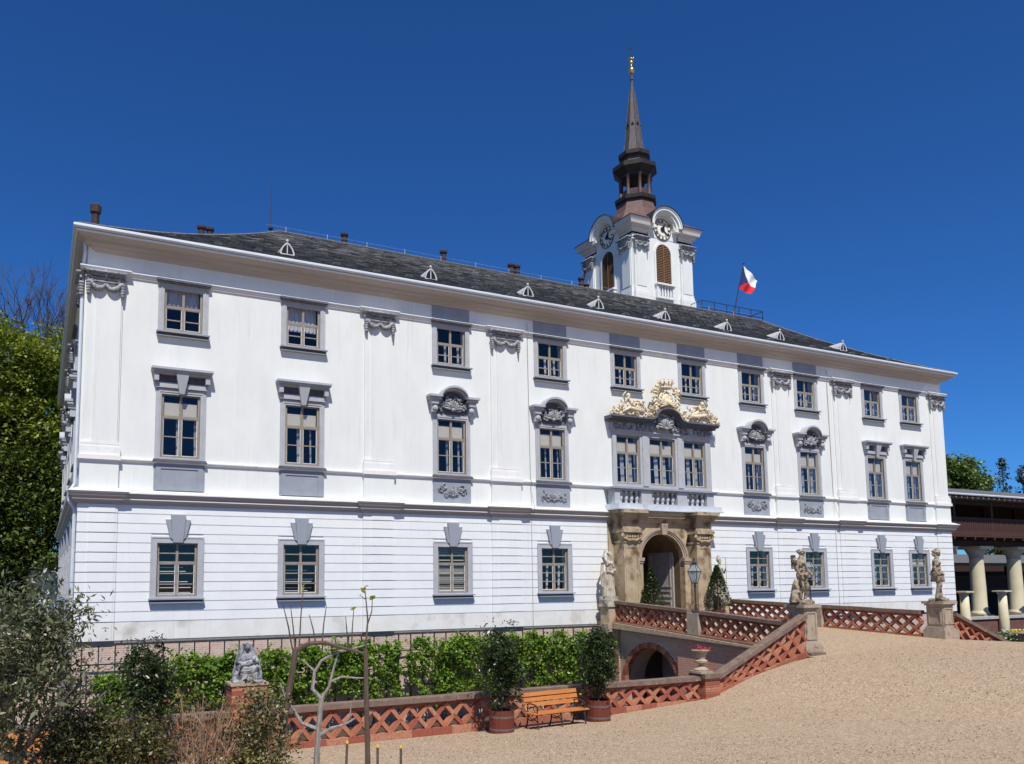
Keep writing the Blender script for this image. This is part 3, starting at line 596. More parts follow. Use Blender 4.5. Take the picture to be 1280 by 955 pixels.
def place_window(kind, x, idx, loc=None, rz=0, glass=True):
    s = WIN[kind]; o = put('window', s['sur'], palace, loc or (x, 0, 0), (0, 0, rz)); rg = random.Random(idx * 7 + len(kind))
    if glass:
        put('sash', s['sash'], o); put('casement', s['edge'], o)
        for me, px in s['panes']: put('pane', me, o, (px, .072, 0))
        hw = s['hw'] - .1
        if kind == 'noble':
            MB().box(-hw, hw, .14, .15, 7.98, rg.uniform(8.36, 8.6)).build('blind', 'blind_cloth', o)
            for sx in (-1, 1):
                a = sx * .3 + rg.uniform(.06, .22); b = a + rg.uniform(.06, .14); wave_mb(a, b, 6.5, 7.98, .30, 6, .03, idx, .03).build('curtain', 'curtain_cloth', o)
        elif kind == 'attic':
            if idx in (0, 1):
                wave_mb(-hw, hw, 12.2 if idx == 0 else 11.8, 12.78, .26, 22, .02, idx).build('curtain', 'curtain_cloth', o)
            else:
                for sx in (-1, 1):
                    a = sx * .3 + rg.uniform(0, .20); wave_mb(a - .05, a + .06, 11.2, 12.05, .22, 6, .02, idx, .02).build('curtain', 'curtain_cloth', o)
        else:
            if idx == 2:
                mb = MB()
                for k in range(22):
                    z = 1.58 + k * .082
                    if 11 < k < 18 and k % 3: continue
                    mb.hexa([(-hw, .13, z), (hw, .13, z), (hw, .17, z + .05), (-hw, .17, z + .05), (-hw, .135, z + .012), (hw, .135, z + .012), (hw, .175, z + .062), (-hw, .175, z + .062)])
                mb.build('shutter', 'shutter_wood', o)
            elif idx in (0, 1):
                mb = MB()
                for z in ((1.62, 1.73, 1.97, 2.06, 2.40) if idx else (1.60, 1.78, 1.99, 2.36, 2.50)): mb.box(-hw, hw * rg.uniform(.4, 1), .2, .215, z, z + .028)
                mb.build('blind', 'white_paint', o)
            else:
                for sx in (-.26 + rg.uniform(-.08, .08), .36 + rg.uniform(-.08, .08)):
                    wave_mb(sx - .05, sx + .06, 1.52, 2.66, .22, 6, .02, idx, -.05).build('curtain', 'curtain_cloth', o)
            if idx == 9: MB().box(-hw, hw, .13, .14, 2.72, 3.05).build('blind', 'blind_cloth', o)
    else:
        MB().box(-s['hw'], s['hw'], -.004, .03, s['z0'], s['z1']).build('pane', 'black_paint', o)
    put('sill', s['sill'], o)
    return o
def noble_extras(o, idx, arched):
    if arched:
        put('hood', hooda_me, o); put('relief', hrel[idx % 2], o, (0, -.06, 9.0)); put('apron', apra_me, o); put('apron_relief', arel[idx % 2], o, (0, -.06, 5.42))
    else:
        put('hood', hoodf_me, o); put('keystone', key_n, o); put('apron', aprf_me, o)
for i, x in enumerate(COLS):
    o = place_window('attic', x, i); put('window_cap', cap_a, o)
    if 2 <= i <= 7: put('frieze_panel', fr_me, palace, (x, 0, 0))
    if i in (4, 5): continue
    o = place_window('noble', x, i); noble_extras(o, i, i in (2, 3, 6, 7))
    o = place_window('ground', x, i); put('keystone', key_g[0], o); put('voussoir', key_g[1], o)
for j, y in enumerate((3.3, 8.0, 13.0, 18.0, 23.0)):
    o = place_window('attic', 0, 20 + j, (0, y, 0), -PI / 2, False); put('window_cap', cap_a, o)
    o = place_window('noble', 0, 20 + j, (0, y, 0), -PI / 2, False); noble_extras(o, j, j % 2 == 1)
    o = place_window('ground', 0, 20 + j, (0, y, 0), -PI / 2, False); put('keystone', key_g[0], o)
for y in (.62, 10.5, 15.5, 26):
    mb = MB(); mb.box(-.6, .6, -.06, 0, 6.4, 12.9); o = mb.build('pilaster', 'stucco', palace, (0, y, 0)); o.rotation_euler.z = -PI / 2
    capital_mb(1.1).build('capital', 'relief_grey', o, (0, 0, 12.03), smooth=True)
# ---- central bay: triple window, balustrade, gilded crest
tri = MB()
tri.box(22.8, 23.02, -.10, 0, 6.3, 8.98); tri.box(24.42, 25.0, -.10, 0, 6.3, 8.98); tri.box(26.6, 27.16, -.10, 0, 6.3, 8.98); tri.box(28.56, 28.9, -.10, 0, 6.3, 8.98)
for x0, x1 in ((23.02, 24.42), (25.0, 26.6), (27.16, 28.56)): tri.box(x0, x1, -.10, 0, 8.78, 8.98); tri.box(x0, x1, -.10, 0, 6.3, 6.46)
for x in (24.71, 26.88): tri.box(x - .16, x + .16, -.14, -.10, 6.4, 8.9)
bay = tri.build('central_bay', 'trim_light', palace)
for bi, (x, h) in enumerate(TRI):
    mbs = sash_mb(h, 6.46, 8.78, [7.96, 7.24], [0]); o = mbs.build('sash', 'timber_tan', bay, (x, -.05, 0))
    inner_mb(h, 6.54, 7.91).build('casement', 'white_paint', bay, (x, -.05, 0))
    w_ = h - .13
    for a, b in ((6.54, 7.22), (7.26, 7.91), (8.01, 8.70)):
        for sx in (-1, 1): MB().box(-w_ / 2, w_ / 2, 0, .006, a, b).build('pane', 'window_glass', bay, (x + sx * (.045 + w_ / 2), .025, 0))
    MB().box(-h + .1, h - .1, .1, .11, 7.98, 8.48).build('blind', 'blind_cloth', bay, (x, 0, 0))
    for sx in (-.18, .30): wave_mb(sx - .08, sx + .11, 6.5, 7.95, .25, 8, .03, bi, .05).build('curtain', 'curtain_cloth', bay, (x, 0, 0))
band = MB(); band.box(22.72, 28.95, -.14, 0, 9.0, 9.42); band.box(22.68, 29.0, -.2, 0, 8.97, 9.03); band.prism(cyl_arc(25.85, 9.5, .68, 0, PI, 14), -.16, 0); band.build('frieze_band', 'trim_light', bay)
relief(51, 2.6, .40, .10, False, 9, .045).build('relief', 'relief_grey', bay, (24.1, -.14, 9.02), True); relief(52, 2.6, .40, .10, False, 9, .045).build('relief', 'relief_grey', bay, (27.6, -.14, 9.02), True)
m_ = relief(53, 1.15, 1.0, .2, True, 7, .055); m_.ell((0, -.10, .5), (.22, .14, .30), 10, 8); m_.build('relief', 'relief_grey', bay, (25.85, -.14, 9.02), True)
hp = [(22.42, 9.62), (24.75, 9.62), (25.0, 9.68)] + [(25.87 + .78 * math.cos(PI - t), 9.62 + .60 * math.sin(t)) for t in np.linspace(.25, PI - .25, 14)] + [(26.75, 9.68), (27.0, 9.62), (29.1, 9.62)]
hb = MB(); strip(hb, [(x, z - .07) for x, z in hp], hp, -.62, 0); strip(hb, [(x, z - .15) for x, z in hp], [(x, z - .072) for x, z in hp], -.54, 0); strip(hb, [(25.87 + (x - 25.87) * .985, z - .24) for x, z in hp], [(25.87 + (x - 25.87) * .985, z - .152) for x, z in hp], -.36, 0)
hb.build('hood', 'trim_dark_and_shade', bay)
def crest():
    o = put('gilded_crest', None, palace)
    rg = random.Random(5)
    for s, nm in ((-1, 'l'), (1, 'r')):
        mb = MB()
        # reclining figure: trunk, head, legs, raised arm, over a bed of scrolls and trophies
        cx = 25.85
        def P(x, z, y=-.42): return (cx + s * x, y, z)
        mb.tube([P(1.45, 9.85), P(1.85, 10.08), P(2.15, 10.38)], [.12, .15, .13], 8); mb.ell(P(2.30, 10.62), (.10, .11, .13), 9, 7)
        mb.tube([P(1.5, 9.85), P(2.2, 9.90), P(2.8, 9.74), P(3.35, 9.68)], [.11, .10, .075, .04], 7); mb.tube([P(1.6, 9.9, -.5), P(2.35, 10.02, -.55), P(2.75, 9.78, -.5)], [.10, .085, .05], 7)
        mb.tube([P(2.15, 10.38), P(2.5, 10.34), P(2.62, 10.62), P(2.45, 10.80)], [.06, .055, .045, .03], 6); mb.tube([P(2.0, 10.38), P(1.7, 10.42), P(1.45, 10.20)], [.06, .05, .04], 6)
        sil = [(3.45, .10), (2.95, .42), (2.6, .85), (2.35, 1.12), (2.1, .92), (1.7, .74), (1.35, .80), (1.0, .62), (.8, .55)]
        def top_at(x):
            for (xa, ha), (xb, hb) in zip(sil, sil[1:]):
                if xb <= x <= xa: return hb + (ha - hb) * (x - xb) / (xa - xb)
            return .1
        for k in range(95):
            x = rg.uniform(.85, 3.35); z0_ = 9.66; z = z0_ + rg.random() * max(.04, top_at(x) - .10); r0 = rg.uniform(.05, .13); ph = rg.uniform(0, 6.3); tw = rg.choice((-1, 1)); y = -.30 - .22 * rg.random()
            if k % 2: mb.tube([P(x + r0 * (1 - q * .11) * math.cos(ph + tw * q * .75), z + r0 * (1 - q * .11) * math.sin(ph + tw * q * .75), y - .012 * q) for q in range(7)], [.038 - .003 * q for q in range(7)], 5)
            else:
                a = rg.uniform(-.2, 2.6); l = rg.uniform(.14, .30); mb.tube([P(x, z, y), P(x + l * .5 * math.cos(a), z + l * .55 * math.sin(a), y - .10), P(x + l * math.cos(a + .5), min(z + l * math.sin(a + .5), z0_ + top_at(x) + .1), y)], [.022, .048, .012], 5)
        mb.build('reclining_figure', 'gilding', o, smooth=True)
    mb = MB()
    mb.ell((25.85, -.36, 10.60), (.44, .16, .46), 14, 10); mb.ell((25.85, -.46, 10.60), (.29, .10, .32), 12, 9)
    for k in range(16): mb.ell((25.85 + .36 * math.cos(k * PI / 8), -.46, 10.6 + .38 * math.sin(k * PI / 8)), (.05, .05, .05), 6, 5)
    for s in (-1, 1):
        for k in range(9):
            a = -1.4 + k * .36; x = 25.85 + s * (.55 + .1 * math.cos(a)); z = 10.62 + .55 * math.sin(a)
            sp = [(x + s * .16 * math.cos(a + t) * (1 - t / 7), -.45, z + .16 * math.sin(a + t) * (1 - t / 7)) for t in np.arange(0, 5, .7)]
            mb.tube(sp, [.065 - .005 * i for i in range(len(sp))], 5)
        mb.tube([(25.85 + s * .45, -.42, 10.95), (25.85 + s * .8, -.45, 11.12), (25.85 + s * .92, -.42, 10.9)], [.08, .09, .04], 6)
    for k in range(10):
        a = PI * (k + .5) / 10; mb.tube([(25.85 + .12 * math.cos(a), -.62, 10.35), (25.85 + .5 * math.cos(a), -.55, 10.15 + .5 * math.sin(a))], [.03, .055], 5)
    for k in range(60):
        s = rg.choice((-1, 1)); x = 25.85 + s * rg.uniform(.40, 1.15); z = 9.72 + .45 * (1 - abs(x - 25.85)) + rg.random() * .75 * (1.2 - abs(x - 25.85)); a = rg.uniform(-.5, 3.5); l = rg.uniform(.10, .24)
        mb.tube([(x, -.34, z), (x + l * .5 * math.cos(a), -.46, z + l * .5 * math.sin(a)), (x + l * math.cos(a + .6), -.36, z + l * math.sin(a + .6))], [.03, .05, .015], 5)
    mb.build('coat_of_arms', 'gilding', o, smooth=True)
    mb = MB(); mb.lathe([(.32, 0), (.34, .06), (.31, .10), (.34, .17), (.42, .27), (.36, .28), (.29, .17), (.26, .1)], 18, (25.85, -.42, 11.17), 0, .7)
    for k in range(11):
        a = 2 * PI * k / 11; c = (25.85 + .40 * math.cos(a), -.42 + .28 * math.sin(a), 11.43); mb.tube([c, (c[0] * 1 + .02 * math.cos(a), c[1], c[2] + .13)], [.045, .02], 5); mb.ell((c[0], c[1], c[2] + .15), .038, 6, 5)
    mb.build('crown', 'gilding', o, smooth=True)
crest()
bal = put('balcony', None, palace)
plan = [(22.35, 0), (22.35, -1.0), (23.7, -1.0), (24.25, -.72), (26.55, -.72), (27.1, -1.0), (28.55, -1.0), (28.55, 0)]
off = lambda d: [(22.35 - d, 0), (22.35 - d, -1 - d), (23.7 + d * .4, -1 - d), (24.25 + d * .2, -.72 - d), (26.55 - d * .2, -.72 - d), (27.1 - d * .4, -1 - d), (28.55 + d, -1 - d), (28.55 + d, 0)]
MB().prismz(off(.10), 5.16, 5.22).prismz(off(.02), 5.222, 5.44).build('balcony_slab', 'lead_cover', bal)
mb = MB(); mb.box(22.45, 28.65, -.62, -.02, 5.442, 5.50)
for a, b in ((22.45, 22.75), (24.0, 24.62), (26.18, 26.78), (28.05, 28.5)): mb.box(a, b, -.60, -.1, 5.50, 6.10)
mb.build('balustrade_pedestal', 'trim_light', bal)
MB().box(22.32, 28.62, -.68, -.02, 6.10, 6.16).box(22.28, 28.66, -.72, -.02, 6.16, 6.24).build('balustrade_rail', 'trim_grey', bal)
bme = MB().lathe([(.075, 0), (.08, .05), (.05, .07), (.07, .14), (.105, .22), (.10, .30), (.05, .42), (.045, .48), (.075, .52), (.08, .60)], 9).mesh('baluster', 'trim_light', True)
for a, b, n in ((22.75, 24.0, 4), (24.62, 26.18, 5), (26.78, 28.05, 4)):
    for k in range(n): put('baluster', bme, bal, (a + (b - a) * (k + .5) / n, -.42, 5.5))
# ---- portal
por = MB()
AX, AZ, AR = 25.35, 2.86, 1.27
arc_i = cyl_arc(AX, AZ, AR, 0, PI, 20)
top = [(min(max(AX + 2.2 * math.cos(PI * i / 20) * 1.4, 23.55), 27.1), 4.62) for i in range(21)]
strip(por, arc_i, top, -.34, -.10)
por.box(23.5, AX - AR, -.34, -.10, 0, AZ); por.box(AX + AR, 27.12, -.34, -.10, 0, AZ)
por.hexa([(23.5, -.34, AZ), (AX - AR, -.34, AZ), (AX - AR, -.10, AZ), (23.5, -.10, AZ), (23.5, -.34, 4.62), (23.56, -.34, 4.62), (23.56, -.10, 4.62), (23.5, -.10, 4.62)])
portal = por.build('portal', 'sandstone', palace)
mb = MB(); mb.box(22.42, 24.02, -.099, -.0, -.2, 5.14); mb.box(26.70, 28.4, -.099, 0, -.2, 5.14); mb.box(24.02, 26.70, -.099, 0, 4.25, 5.14); mb.build('portal_backing', 'sandstone', portal)
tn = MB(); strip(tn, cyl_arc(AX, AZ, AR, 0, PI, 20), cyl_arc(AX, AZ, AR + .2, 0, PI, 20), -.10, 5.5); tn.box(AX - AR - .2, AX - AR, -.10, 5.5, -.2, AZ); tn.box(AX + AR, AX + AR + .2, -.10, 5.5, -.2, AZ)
tn.box(AX - AR, AX + AR, 5.3, 5.5, -.2, AZ + AR); tn.box(AX - AR, AX + AR, -.1, 5.3, -.2, .14); tn.build('passage', 'sandstone_shade', portal)
mb = MB()
for r0, r1, y in ((AR, AR + .09, -.38), (AR + .09, AR + .17, -.42), (AR + .17, AR + .28, -.46)): strip(mb, cyl_arc(AX, AZ, r0, 0, PI, 24), cyl_arc(AX, AZ, r1 - .004, 0, PI, 24), y, -.335)
mb.build('arch_moulding', 'pedestal_stone', portal)
MB().hexa([(AX - .14, -.56, 4.08), (AX + .14, -.56, 4.08), (AX + .14, -.3, 4.08), (AX - .14, -.3, 4.08), (AX - .2, -.6, 4.60), (AX + .2, -.6, 4.60), (AX + .2, -.3, 4.60), (AX - .2, -.3, 4.60)]).build('keystone', 'pedestal_stone', portal)
for s in (-1, 1):
    x = AX + s * (AR + .1); a, b = sorted((x - s * .16, x + s * .26))
    MB().box(a, b, -.52, -.30, AZ - .02, AZ + .13).box(a + .02, b - .02, -.48, -.30, AZ - .12, AZ - .02).build('impost', 'pedestal_stone', portal)
    MB().box(a + .06, b - .04, -.44, -.335, .1, AZ - .12).build('jamb', 'sandstone', portal)
    xc = 23.12 if s < 0 else 27.48
    pr = MB(); pr.box(-.44, .44, -.86, -.10, .2, 3.66); ring(pr, -.36, .36, .5, 3.5, .07, -.885, -.86); pr.box(-.52, .52, -.94, -.10, -.2, .42); pr.box(-.56, .56, -.98, -.1, -.2, .2)
    pier = pr.build('pier', 'sandstone', portal, (xc, 0, 0))
    cp = MB(); cp.box(-.46, .46, -.90, -.1, 3.66, 3.74); cp.tube([(-.48, -.84, 3.98), (.48, -.84, 3.98)], .09, 8); cp.box(-.42, .42, -.84, -.1, 3.74, 4.12); cp.box(-.54, .54, -1.04, -.1, 4.12, 4.26)
    for q in (-1, 1):
        sp = [(q * (.42 + .16 * math.cos(a) * (1 - a / 12)), -.92, 3.94 + .16 * math.sin(a) * (1 - a / 12)) for a in np.arange(0, 8, .6)]; cp.tube(sp, .06, 6)
        cp.tube([(q * .4, -.92, 3.86), (q * .2, -.95, 3.76), (0, -.95, 3.80)], [.06, .07, .05], 6)
    for k in range(5): cp.ell((-.3 + .15 * k, -.92, 3.92), (.06, .08, .08), 7, 5)
    cp.build('capital', 'sandstone', pier)
    en = MB()
    for z0, z1, d in ((4.262, 4.34, .02), (4.34, 4.70, -.05), (4.70, 4.78, .06), (4.78, 4.88, .14), (4.88, 5.0, .26), (5.0, 5.155, .34)): en.box(-.5 - d * .6, .5 + d * .6, -.92 - d, -.1, z0, z1)
    en.build('entablature_block', 'sandstone', pier)
mb = MB()
for z0, z1, d in ((4.622, 4.74, .05), (4.74, 4.86, .10), (4.86, 5.0, .22), (5.0, 5.15, .30)): mb.box(23.50, 27.10, -.42 - d, -.10, z0, z1)
mb.build('entablature', 'sandstone', portal)
dl = MB(); dl.box(-.07, 0, .3, 2.1, .15, 3.6)
door = dl.build('door_leaf', 'stone_grey', portal, (AX + AR - .01, 0, 0))
for z0, z1 in ((.35, .95), (1.1, 1.45), (1.6, 3.2)):
    mb = MB()
    for y0, y1 in ((.45, .53), (1.85, 1.93)): mb.box(-.10, -.07, y0, y1, z0, z1)
    mb.box(-.10, -.07, .53, 1.85, z0, z0 + .08); mb.box(-.10, -.07, .53, 1.85, z1 - .08, z1); mb.build('door_panel', 'stone_grey', door)
MB().box(0, .07, .3, 1.55, .15, 3.6).build('door_leaf', 'wood_shadow', portal, (AX - AR + .01, 0, 0))
# ================================================================== CLOCK TOWER
TX, TY, TH = 34.46, 11.46, 2.46
tower = thing('clock_tower', 'white square clock tower with louvred arches and slender dark spire', 'tower', (TX, TY, 14.4))
TZ = -14.4
def face_copy(fn):
    """the same face on all four sides"""
    for k in range(4): fn(k, k * PI / 2)
sh = MB(); sh.box(-TH, TH, -TH, TH, 14.5 + TZ, 24.3 + TZ); sh.build('tower_wall', 'stucco', tower)
lou_frame = MB(); LW, LZ0, LZs = .62, 20.95, 23.0
strip(lou_frame, [(LW, LZ0)] + cyl_arc(0, LZs, LW, 0, PI, 14) + [(-LW, LZ0)], [(LW + .13, LZ0)] + cyl_arc(0, LZs, LW + .13, 0, PI, 14) + [(-LW - .13, LZ0)], -.08, .0)
lf_me = lou_frame.mesh('louvre_window', 'stucco')
lb_me = MB().prism([(-LW, LZ0), (LW, LZ0)] + cyl_arc(0, LZs, LW, 0, PI, 14), -.012, -.004).mesh('louvre_backing', 'black_paint')
slats = []
z = LZ0 + .06
while z < LZs + LW - .12:
    hw = LW - .01 if z < LZs else math.sqrt(max(LW ** 2 - (z + .06 - LZs) ** 2, .01)) - .01
    slats.append(MB().hexa([(-hw, -.075, z), (hw, -.075, z), (hw, -.02, z + .07), (-hw, -.02, z + .07), (-hw, -.07, z + .022), (hw, -.07, z + .022), (hw, -.015, z + .092), (-hw, -.015, z + .092)]).mesh('slat', 'louver_wood')); z += .112
lp_me = MB().box(-.025, .025, -.09, -.05, LZ0, LZs + LW).mesh('louvre_post', 'louver_wood')
ROM = ['XII', 'I', 'II', 'III', 'IIII', 'V', 'VI', 'VII', 'VIII', 'IX', 'X', 'XI']
CZ, CRD = 24.64, .70
num = MB()
def numeral(mb, txt, ang):
    wd = {'I': .05, 'V': .10, 'X': .10}; tot = sum(wd[c] for c in txt); x = -tot / 2
    def T(px, pz):
        r = CRD * .78 + pz; a = PI / 2 - ang; return (r * math.cos(a) + px * math.sin(a), r * math.sin(a) - px * math.cos(a))
    def bar(p, q, t=.013):
        (a, b), (c, d) = T(*p), T(*q); dx, dz = c - a, d - b; l = math.hypot(dx, dz); nx, nz = -dz / l * t, dx / l * t
        mb.prism([(a - nx, b - nz), (c - nx, d - nz), (c + nx, d + nz), (a + nx, b + nz)][::1], -.05, -.038)
    for c in txt:
        m = x + wd[c] / 2
        if c == 'I': bar((m, -.09), (m, .09))
        if c == 'V': bar((m - .035, .09), (m, -.09)); bar((m + .035, .09), (m, -.09))
        if c == 'X': bar((m - .035, .09), (m + .035, -.09)); bar((m + .035, .09), (m - .035, -.09))
        x += wd[c]
nmes = []
for i, t in enumerate(ROM):
    q = MB(); numeral(q, t, i * PI / 6); nmes.append(q.mesh('numeral', 'black_paint'))
def disc(r0, r1, y0, y1, n=40):
    q = MB()
    if r0 <= 0: q.prism(cyl_arc(0, 0, r1, 0, 2 * PI * (n - 1) / n, n - 1), y0, y1)
    else: strip(q, cyl_arc(0, 0, r0, 0, 2 * PI, n), cyl_arc(0, 0, r1, 0, 2 * PI, n), y0, y1)
    return q
ck_me = disc(0, CRD, -.02, .0).mesh('clock_face', 'clock_white')
rg1 = disc(CRD - .02, CRD + .02, -.045, .0).mesh('clock_ring', 'black_paint'); rg2 = disc(CRD * .60, CRD * .62, -.036, -.02).mesh('clock_ring', 'gold')
gold_me = []
for i in range(12):
    a = PI / 2 - i * PI / 6; q = MB(); r0, r1 = CRD * .66, CRD * .93; da = .14
    q.prism([(r0 * math.cos(a - da), r0 * math.sin(a - da)), (r1 * math.cos(a - da), r1 * math.sin(a - da)), (r1 * math.cos(a + da), r1 * math.sin(a + da)), (r0 * math.cos(a + da), r0 * math.sin(a + da))], -.036, -.02)
    gold_me.append(q.mesh('numeral_plate', 'dial_cream'))
def hand_mb(ang, ln, wd):
    a = PI / 2 - ang; c, s_ = math.cos(a), math.sin(a); q = MB()
    T = lambda u, v: (u * c - v * s_, u * s_ + v * c)
    return q.prism([T(-.12, -wd), T(ln * .6, -wd * 1.5), T(ln, 0), T(ln * .6, wd * 1.5), T(-.12, wd)], -.066, -.054).mesh('hand', 'black_paint')
h1 = hand_mb(math.radians(28), .40, .05); h2 = hand_mb(math.radians(130), .60, .034)
hub = disc(0, .17, -.07, -.052, 14).mesh('clock_hub', 'black_paint')
capt = capital_mb(.95).mesh('capital', 'relief_grey', True)
pil_me = MB().box(-.5, .5, -.10, 0, 20.5 + TZ, 23.0 + TZ).box(-.36, .42, -.15, -.10, 20.55 + TZ, 22.95 + TZ).mesh('pilaster', 'stucco')
pb_me = MB().box(-.55, .55, -.16, 0, 20.15 + TZ, 20.35 + TZ).box(-.52, .52, -.13, 0, 20.35 + TZ, 20.5 + TZ).box(-.60, .60, -.22, 0, 14.6 + TZ, 20.15 + TZ).mesh('pilaster_base', 'white_trim')
cprof = [(0, 24.12), (.05, 24.12), (.08, 24.25), (.20, 24.30), (.22, 24.45), (.40, 24.52), (.44, 24.70), (.52, 24.86), (.54, 24.92), (0, 24.98)]
GAP = 1.28
def tower_face(k, rz):
    e = bpy.data.objects.new('tower_side', None); col.objects.link(e); e.parent = tower
    Mx = Matrix.Rotation(rz, 4, 'Z') @ Matrix.Translation((0, -TH, 0)); Z = Matrix.Translation((0, 0, TZ))
    bpy.data.objects.remove(e)
    def at(name, me, M2, parent=tower):
        o = put(name, me, parent); o.matrix_local = M2; return o
    lw = at('louvre_window', lf_me, Mx @ Z)
    put('louvre_backing', lb_me, lw); put('louvre_post', lp_me, lw)
    for sm in slats: put('slat', sm, lw)
    if k in (0, 3):
        b = put('balustrade', MB().box(-.78, .78, -.30, 0, 20.82, 20.93).box(-.72, .72, -.2, 0, 19.95, 20.08).box(-.72, -.58, -.2, 0, 20.08, 20.82).box(.58, .72, -.2, 0, 20.08, 20.82).mesh('balustrade', 'white_trim'), lw)
        for q in range(5):
            x = -.46 + .23 * q; put('baluster', bme_t, lw, (x, -.12, 20.08))
    cf_ = at('clock_face', ck_me, Mx @ Matrix.Translation((0, -.03, CZ + TZ)))
    put('clock_ring', rg1, cf_); put('clock_ring', rg2, cf_); put('hand', h1, cf_); put('hand', h2, cf_); put('clock_hub', hub, cf_)
    for me in nmes: put('numeral', me, cf_)
    for me in gold_me: put('numeral_plate', me, cf_)
    for s_ in (-1, 1):
        at('pilaster', pil_me, Mx @ Matrix.Translation((s_ * (TH - .55), 0, 0))); at('pilaster_base', pb_me, Mx @ Matrix.Translation((s_ * (TH - .55), 0, 0)))
        at('capital', capt, Mx @ Matrix.Translation((s_ * (TH - .55), -.08, 22.85 + TZ)))
    # curved pediment over the clock
    q = MB()
    for r0, r1, d in ((.80, .90, .24), (.90, 1.06, .38), (1.06, 1.22, .5), (1.22, 1.28, .56)):
        strip(q, cyl_arc(0, 24.70, r0, .02, PI - .02, 22), cyl_arc(0, 24.70, r1 - .003, .02, PI - .02, 22), -d, 0)
    for s_ in (-1, 1):
        a, b_ = sorted((s_ * .80, s_ * 1.27)); q.box(a, b_, -.38, 0, 24.52, 24.70)
    q.prism(cyl_arc(0, 24.3, 1.2, .0, PI, 16), -.028, 0)
    q.prism([(-1.2, 24.0), (1.2, 24.0), (1.2, 24.75), (-1.2, 24.75)], -.026, 0)
    at('pediment', q.mesh('pediment', 'stucco'), Mx @ Z)
    strip_ = MB(); strip(strip_, cyl_arc(0, 24.70, 1.283, .02, PI - .02, 22), cyl_arc(0, 24.70, 1.32, .02, PI - .02, 22), -.6, 1.4)
    at('pediment_roof', strip_.mesh('pediment_roof', 'copper_dark'), Mx @ Z)
bme_t = MB().lathe([(.06, 0), (.07, .04), (.04, .1), (.085, .24), (.04, .5), (.06, .68), (.07, .74)], 8).mesh('baluster', 'white_trim', True)
face_copy(tower_face)
q = MB()
for sx in (-1, 1):
    for sy in (-1, 1):
        pth = [(sx * GAP, sy * TH), (sx * TH, sy * TH), (sx * TH, sy * GAP)]
        if sx * sy > 0: pth = pth[::-1]
        a = MB().sweep([(d if (True) else d, z + TZ) for d, z in cprof], pth); q2 = a
        a.build('cornice', 'tower_cornice', tower)
        MB().sweep([(0, 24.985 + TZ), (.57, 24.925 + TZ), (.57, 24.96 + TZ), (0, 25.10 + TZ)], pth).build('cornice_cover', 'copper_dark', tower)
        MB().box(min(sx * TH, sx * (GAP - .1)), max(sx * TH, sx * (GAP - .1)), min(sy * TH, sy * (GAP - .1)), max(sy * TH, sy * (GAP - .1)), 24.0 + TZ, 24.97 + TZ).build('frieze_block', 'stucco', tower)
# copper cap, octagonal lantern, spire
q = MB(); n = 8; r8 = PI / 8
def octo(mb, prof): mb.lathe([(r / math.cos(PI / 8), z + TZ) for r, z in prof], 8, (0, 0, 0), r8)
# square-to-octagon roof
ring4 = []
for j in range(8):
    a = r8 + j * PI / 4; x, y = math.cos(a), math.sin(a); m = max(abs(x), abs(y)); ring4.append((x / m * TH, y / m * TH))
lv = [(25.05, 1.0, None), (25.6, .78, None), (26.3, .50, .3), (27.3, None, 1)]
V = []
for z, sc_, _ in [(25.02, 1.06, 0), (25.35, .90, 0), (25.9, .70, 0), (26.6, .56, 0)]: V.append([(x * sc_ if sc_ > .6 else math.cos(r8 + j * PI / 4) * 1.45, y * sc_ if sc_ > .6 else math.sin(r8 + j * PI / 4) * 1.45, z + TZ) for j, (x, y) in enumerate(ring4)])
V.append([(math.cos(r8 + j * PI / 4) * 1.22, math.sin(r8 + j * PI / 4) * 1.22, 27.35 + TZ) for j in range(8)])
# sharp square corners
fl = [p for r in V for p in r]; q.add(fl, [(i * 8 + j, i * 8 + (j + 1) % 8, (i + 1) * 8 + (j + 1) % 8, (i + 1) * 8 + j) for i in range(4) for j in range(8)] + [tuple(32 + j for j in range(8))])
for sx in (-1, 1):
    for sy in (-1, 1):
        q.add([(sx * 2.95, sy * 2.95, 25.0 + TZ), (sx * 1.0, sy * 2.9, 25.02 + TZ), (sx * 2.9, sy * 1.0, 25.02 + TZ), (sx * .75, sy * 1.3, 26.2 + TZ), (sx * 1.3, sy * .75, 26.2 + TZ)], [(0, 1, 3), (0, 3, 4), (0, 4, 2)])
q.build('copper_roof', 'copper_red', tower)
q = MB(); octo(q, [(1.18, 27.3), (1.32, 27.38), (1.34, 27.62), (1.22, 27.7), (1.12, 27.72)]); q.build('lantern_base', 'copper_dark', tower)
mk('lantern_copper', (.10, .06, .055), (.06, .042, .04), 4, .6)
cme = MB().lathe([(.16, 0), (.16, .1), (.115, .14), (.105, 1.25), (.13, 1.3), (.17, 1.42), (.19, 1.5)], 8).mesh('lantern_column', 'lantern_copper', True)
pan = MB()
for j in range(8):
    a = r8 + j * PI / 4; put('lantern_column', cme, tower, (1.02 * math.cos(a), 1.02 * math.sin(a), 27.72 + TZ))
    b = a + PI / 4; p0 = Vector((.98 * math.cos(a), .98 * math.sin(a), 0)); p1 = Vector((.98 * math.cos(b), .98 * math.sin(b), 0)); i0 = p0 * .95; i1 = p1 * .95; zz = 27.72 + TZ
    MB().hexa([(*p0.xy, zz), (*p1.xy, zz), (*i1.xy, zz), (*i0.xy, zz), (*p0.xy, zz + .5), (*p1.xy, zz + .5), (*i1.xy, zz + .5), (*i0.xy, zz + .5)]).build('lantern_parapet', 'lantern_copper', tower)
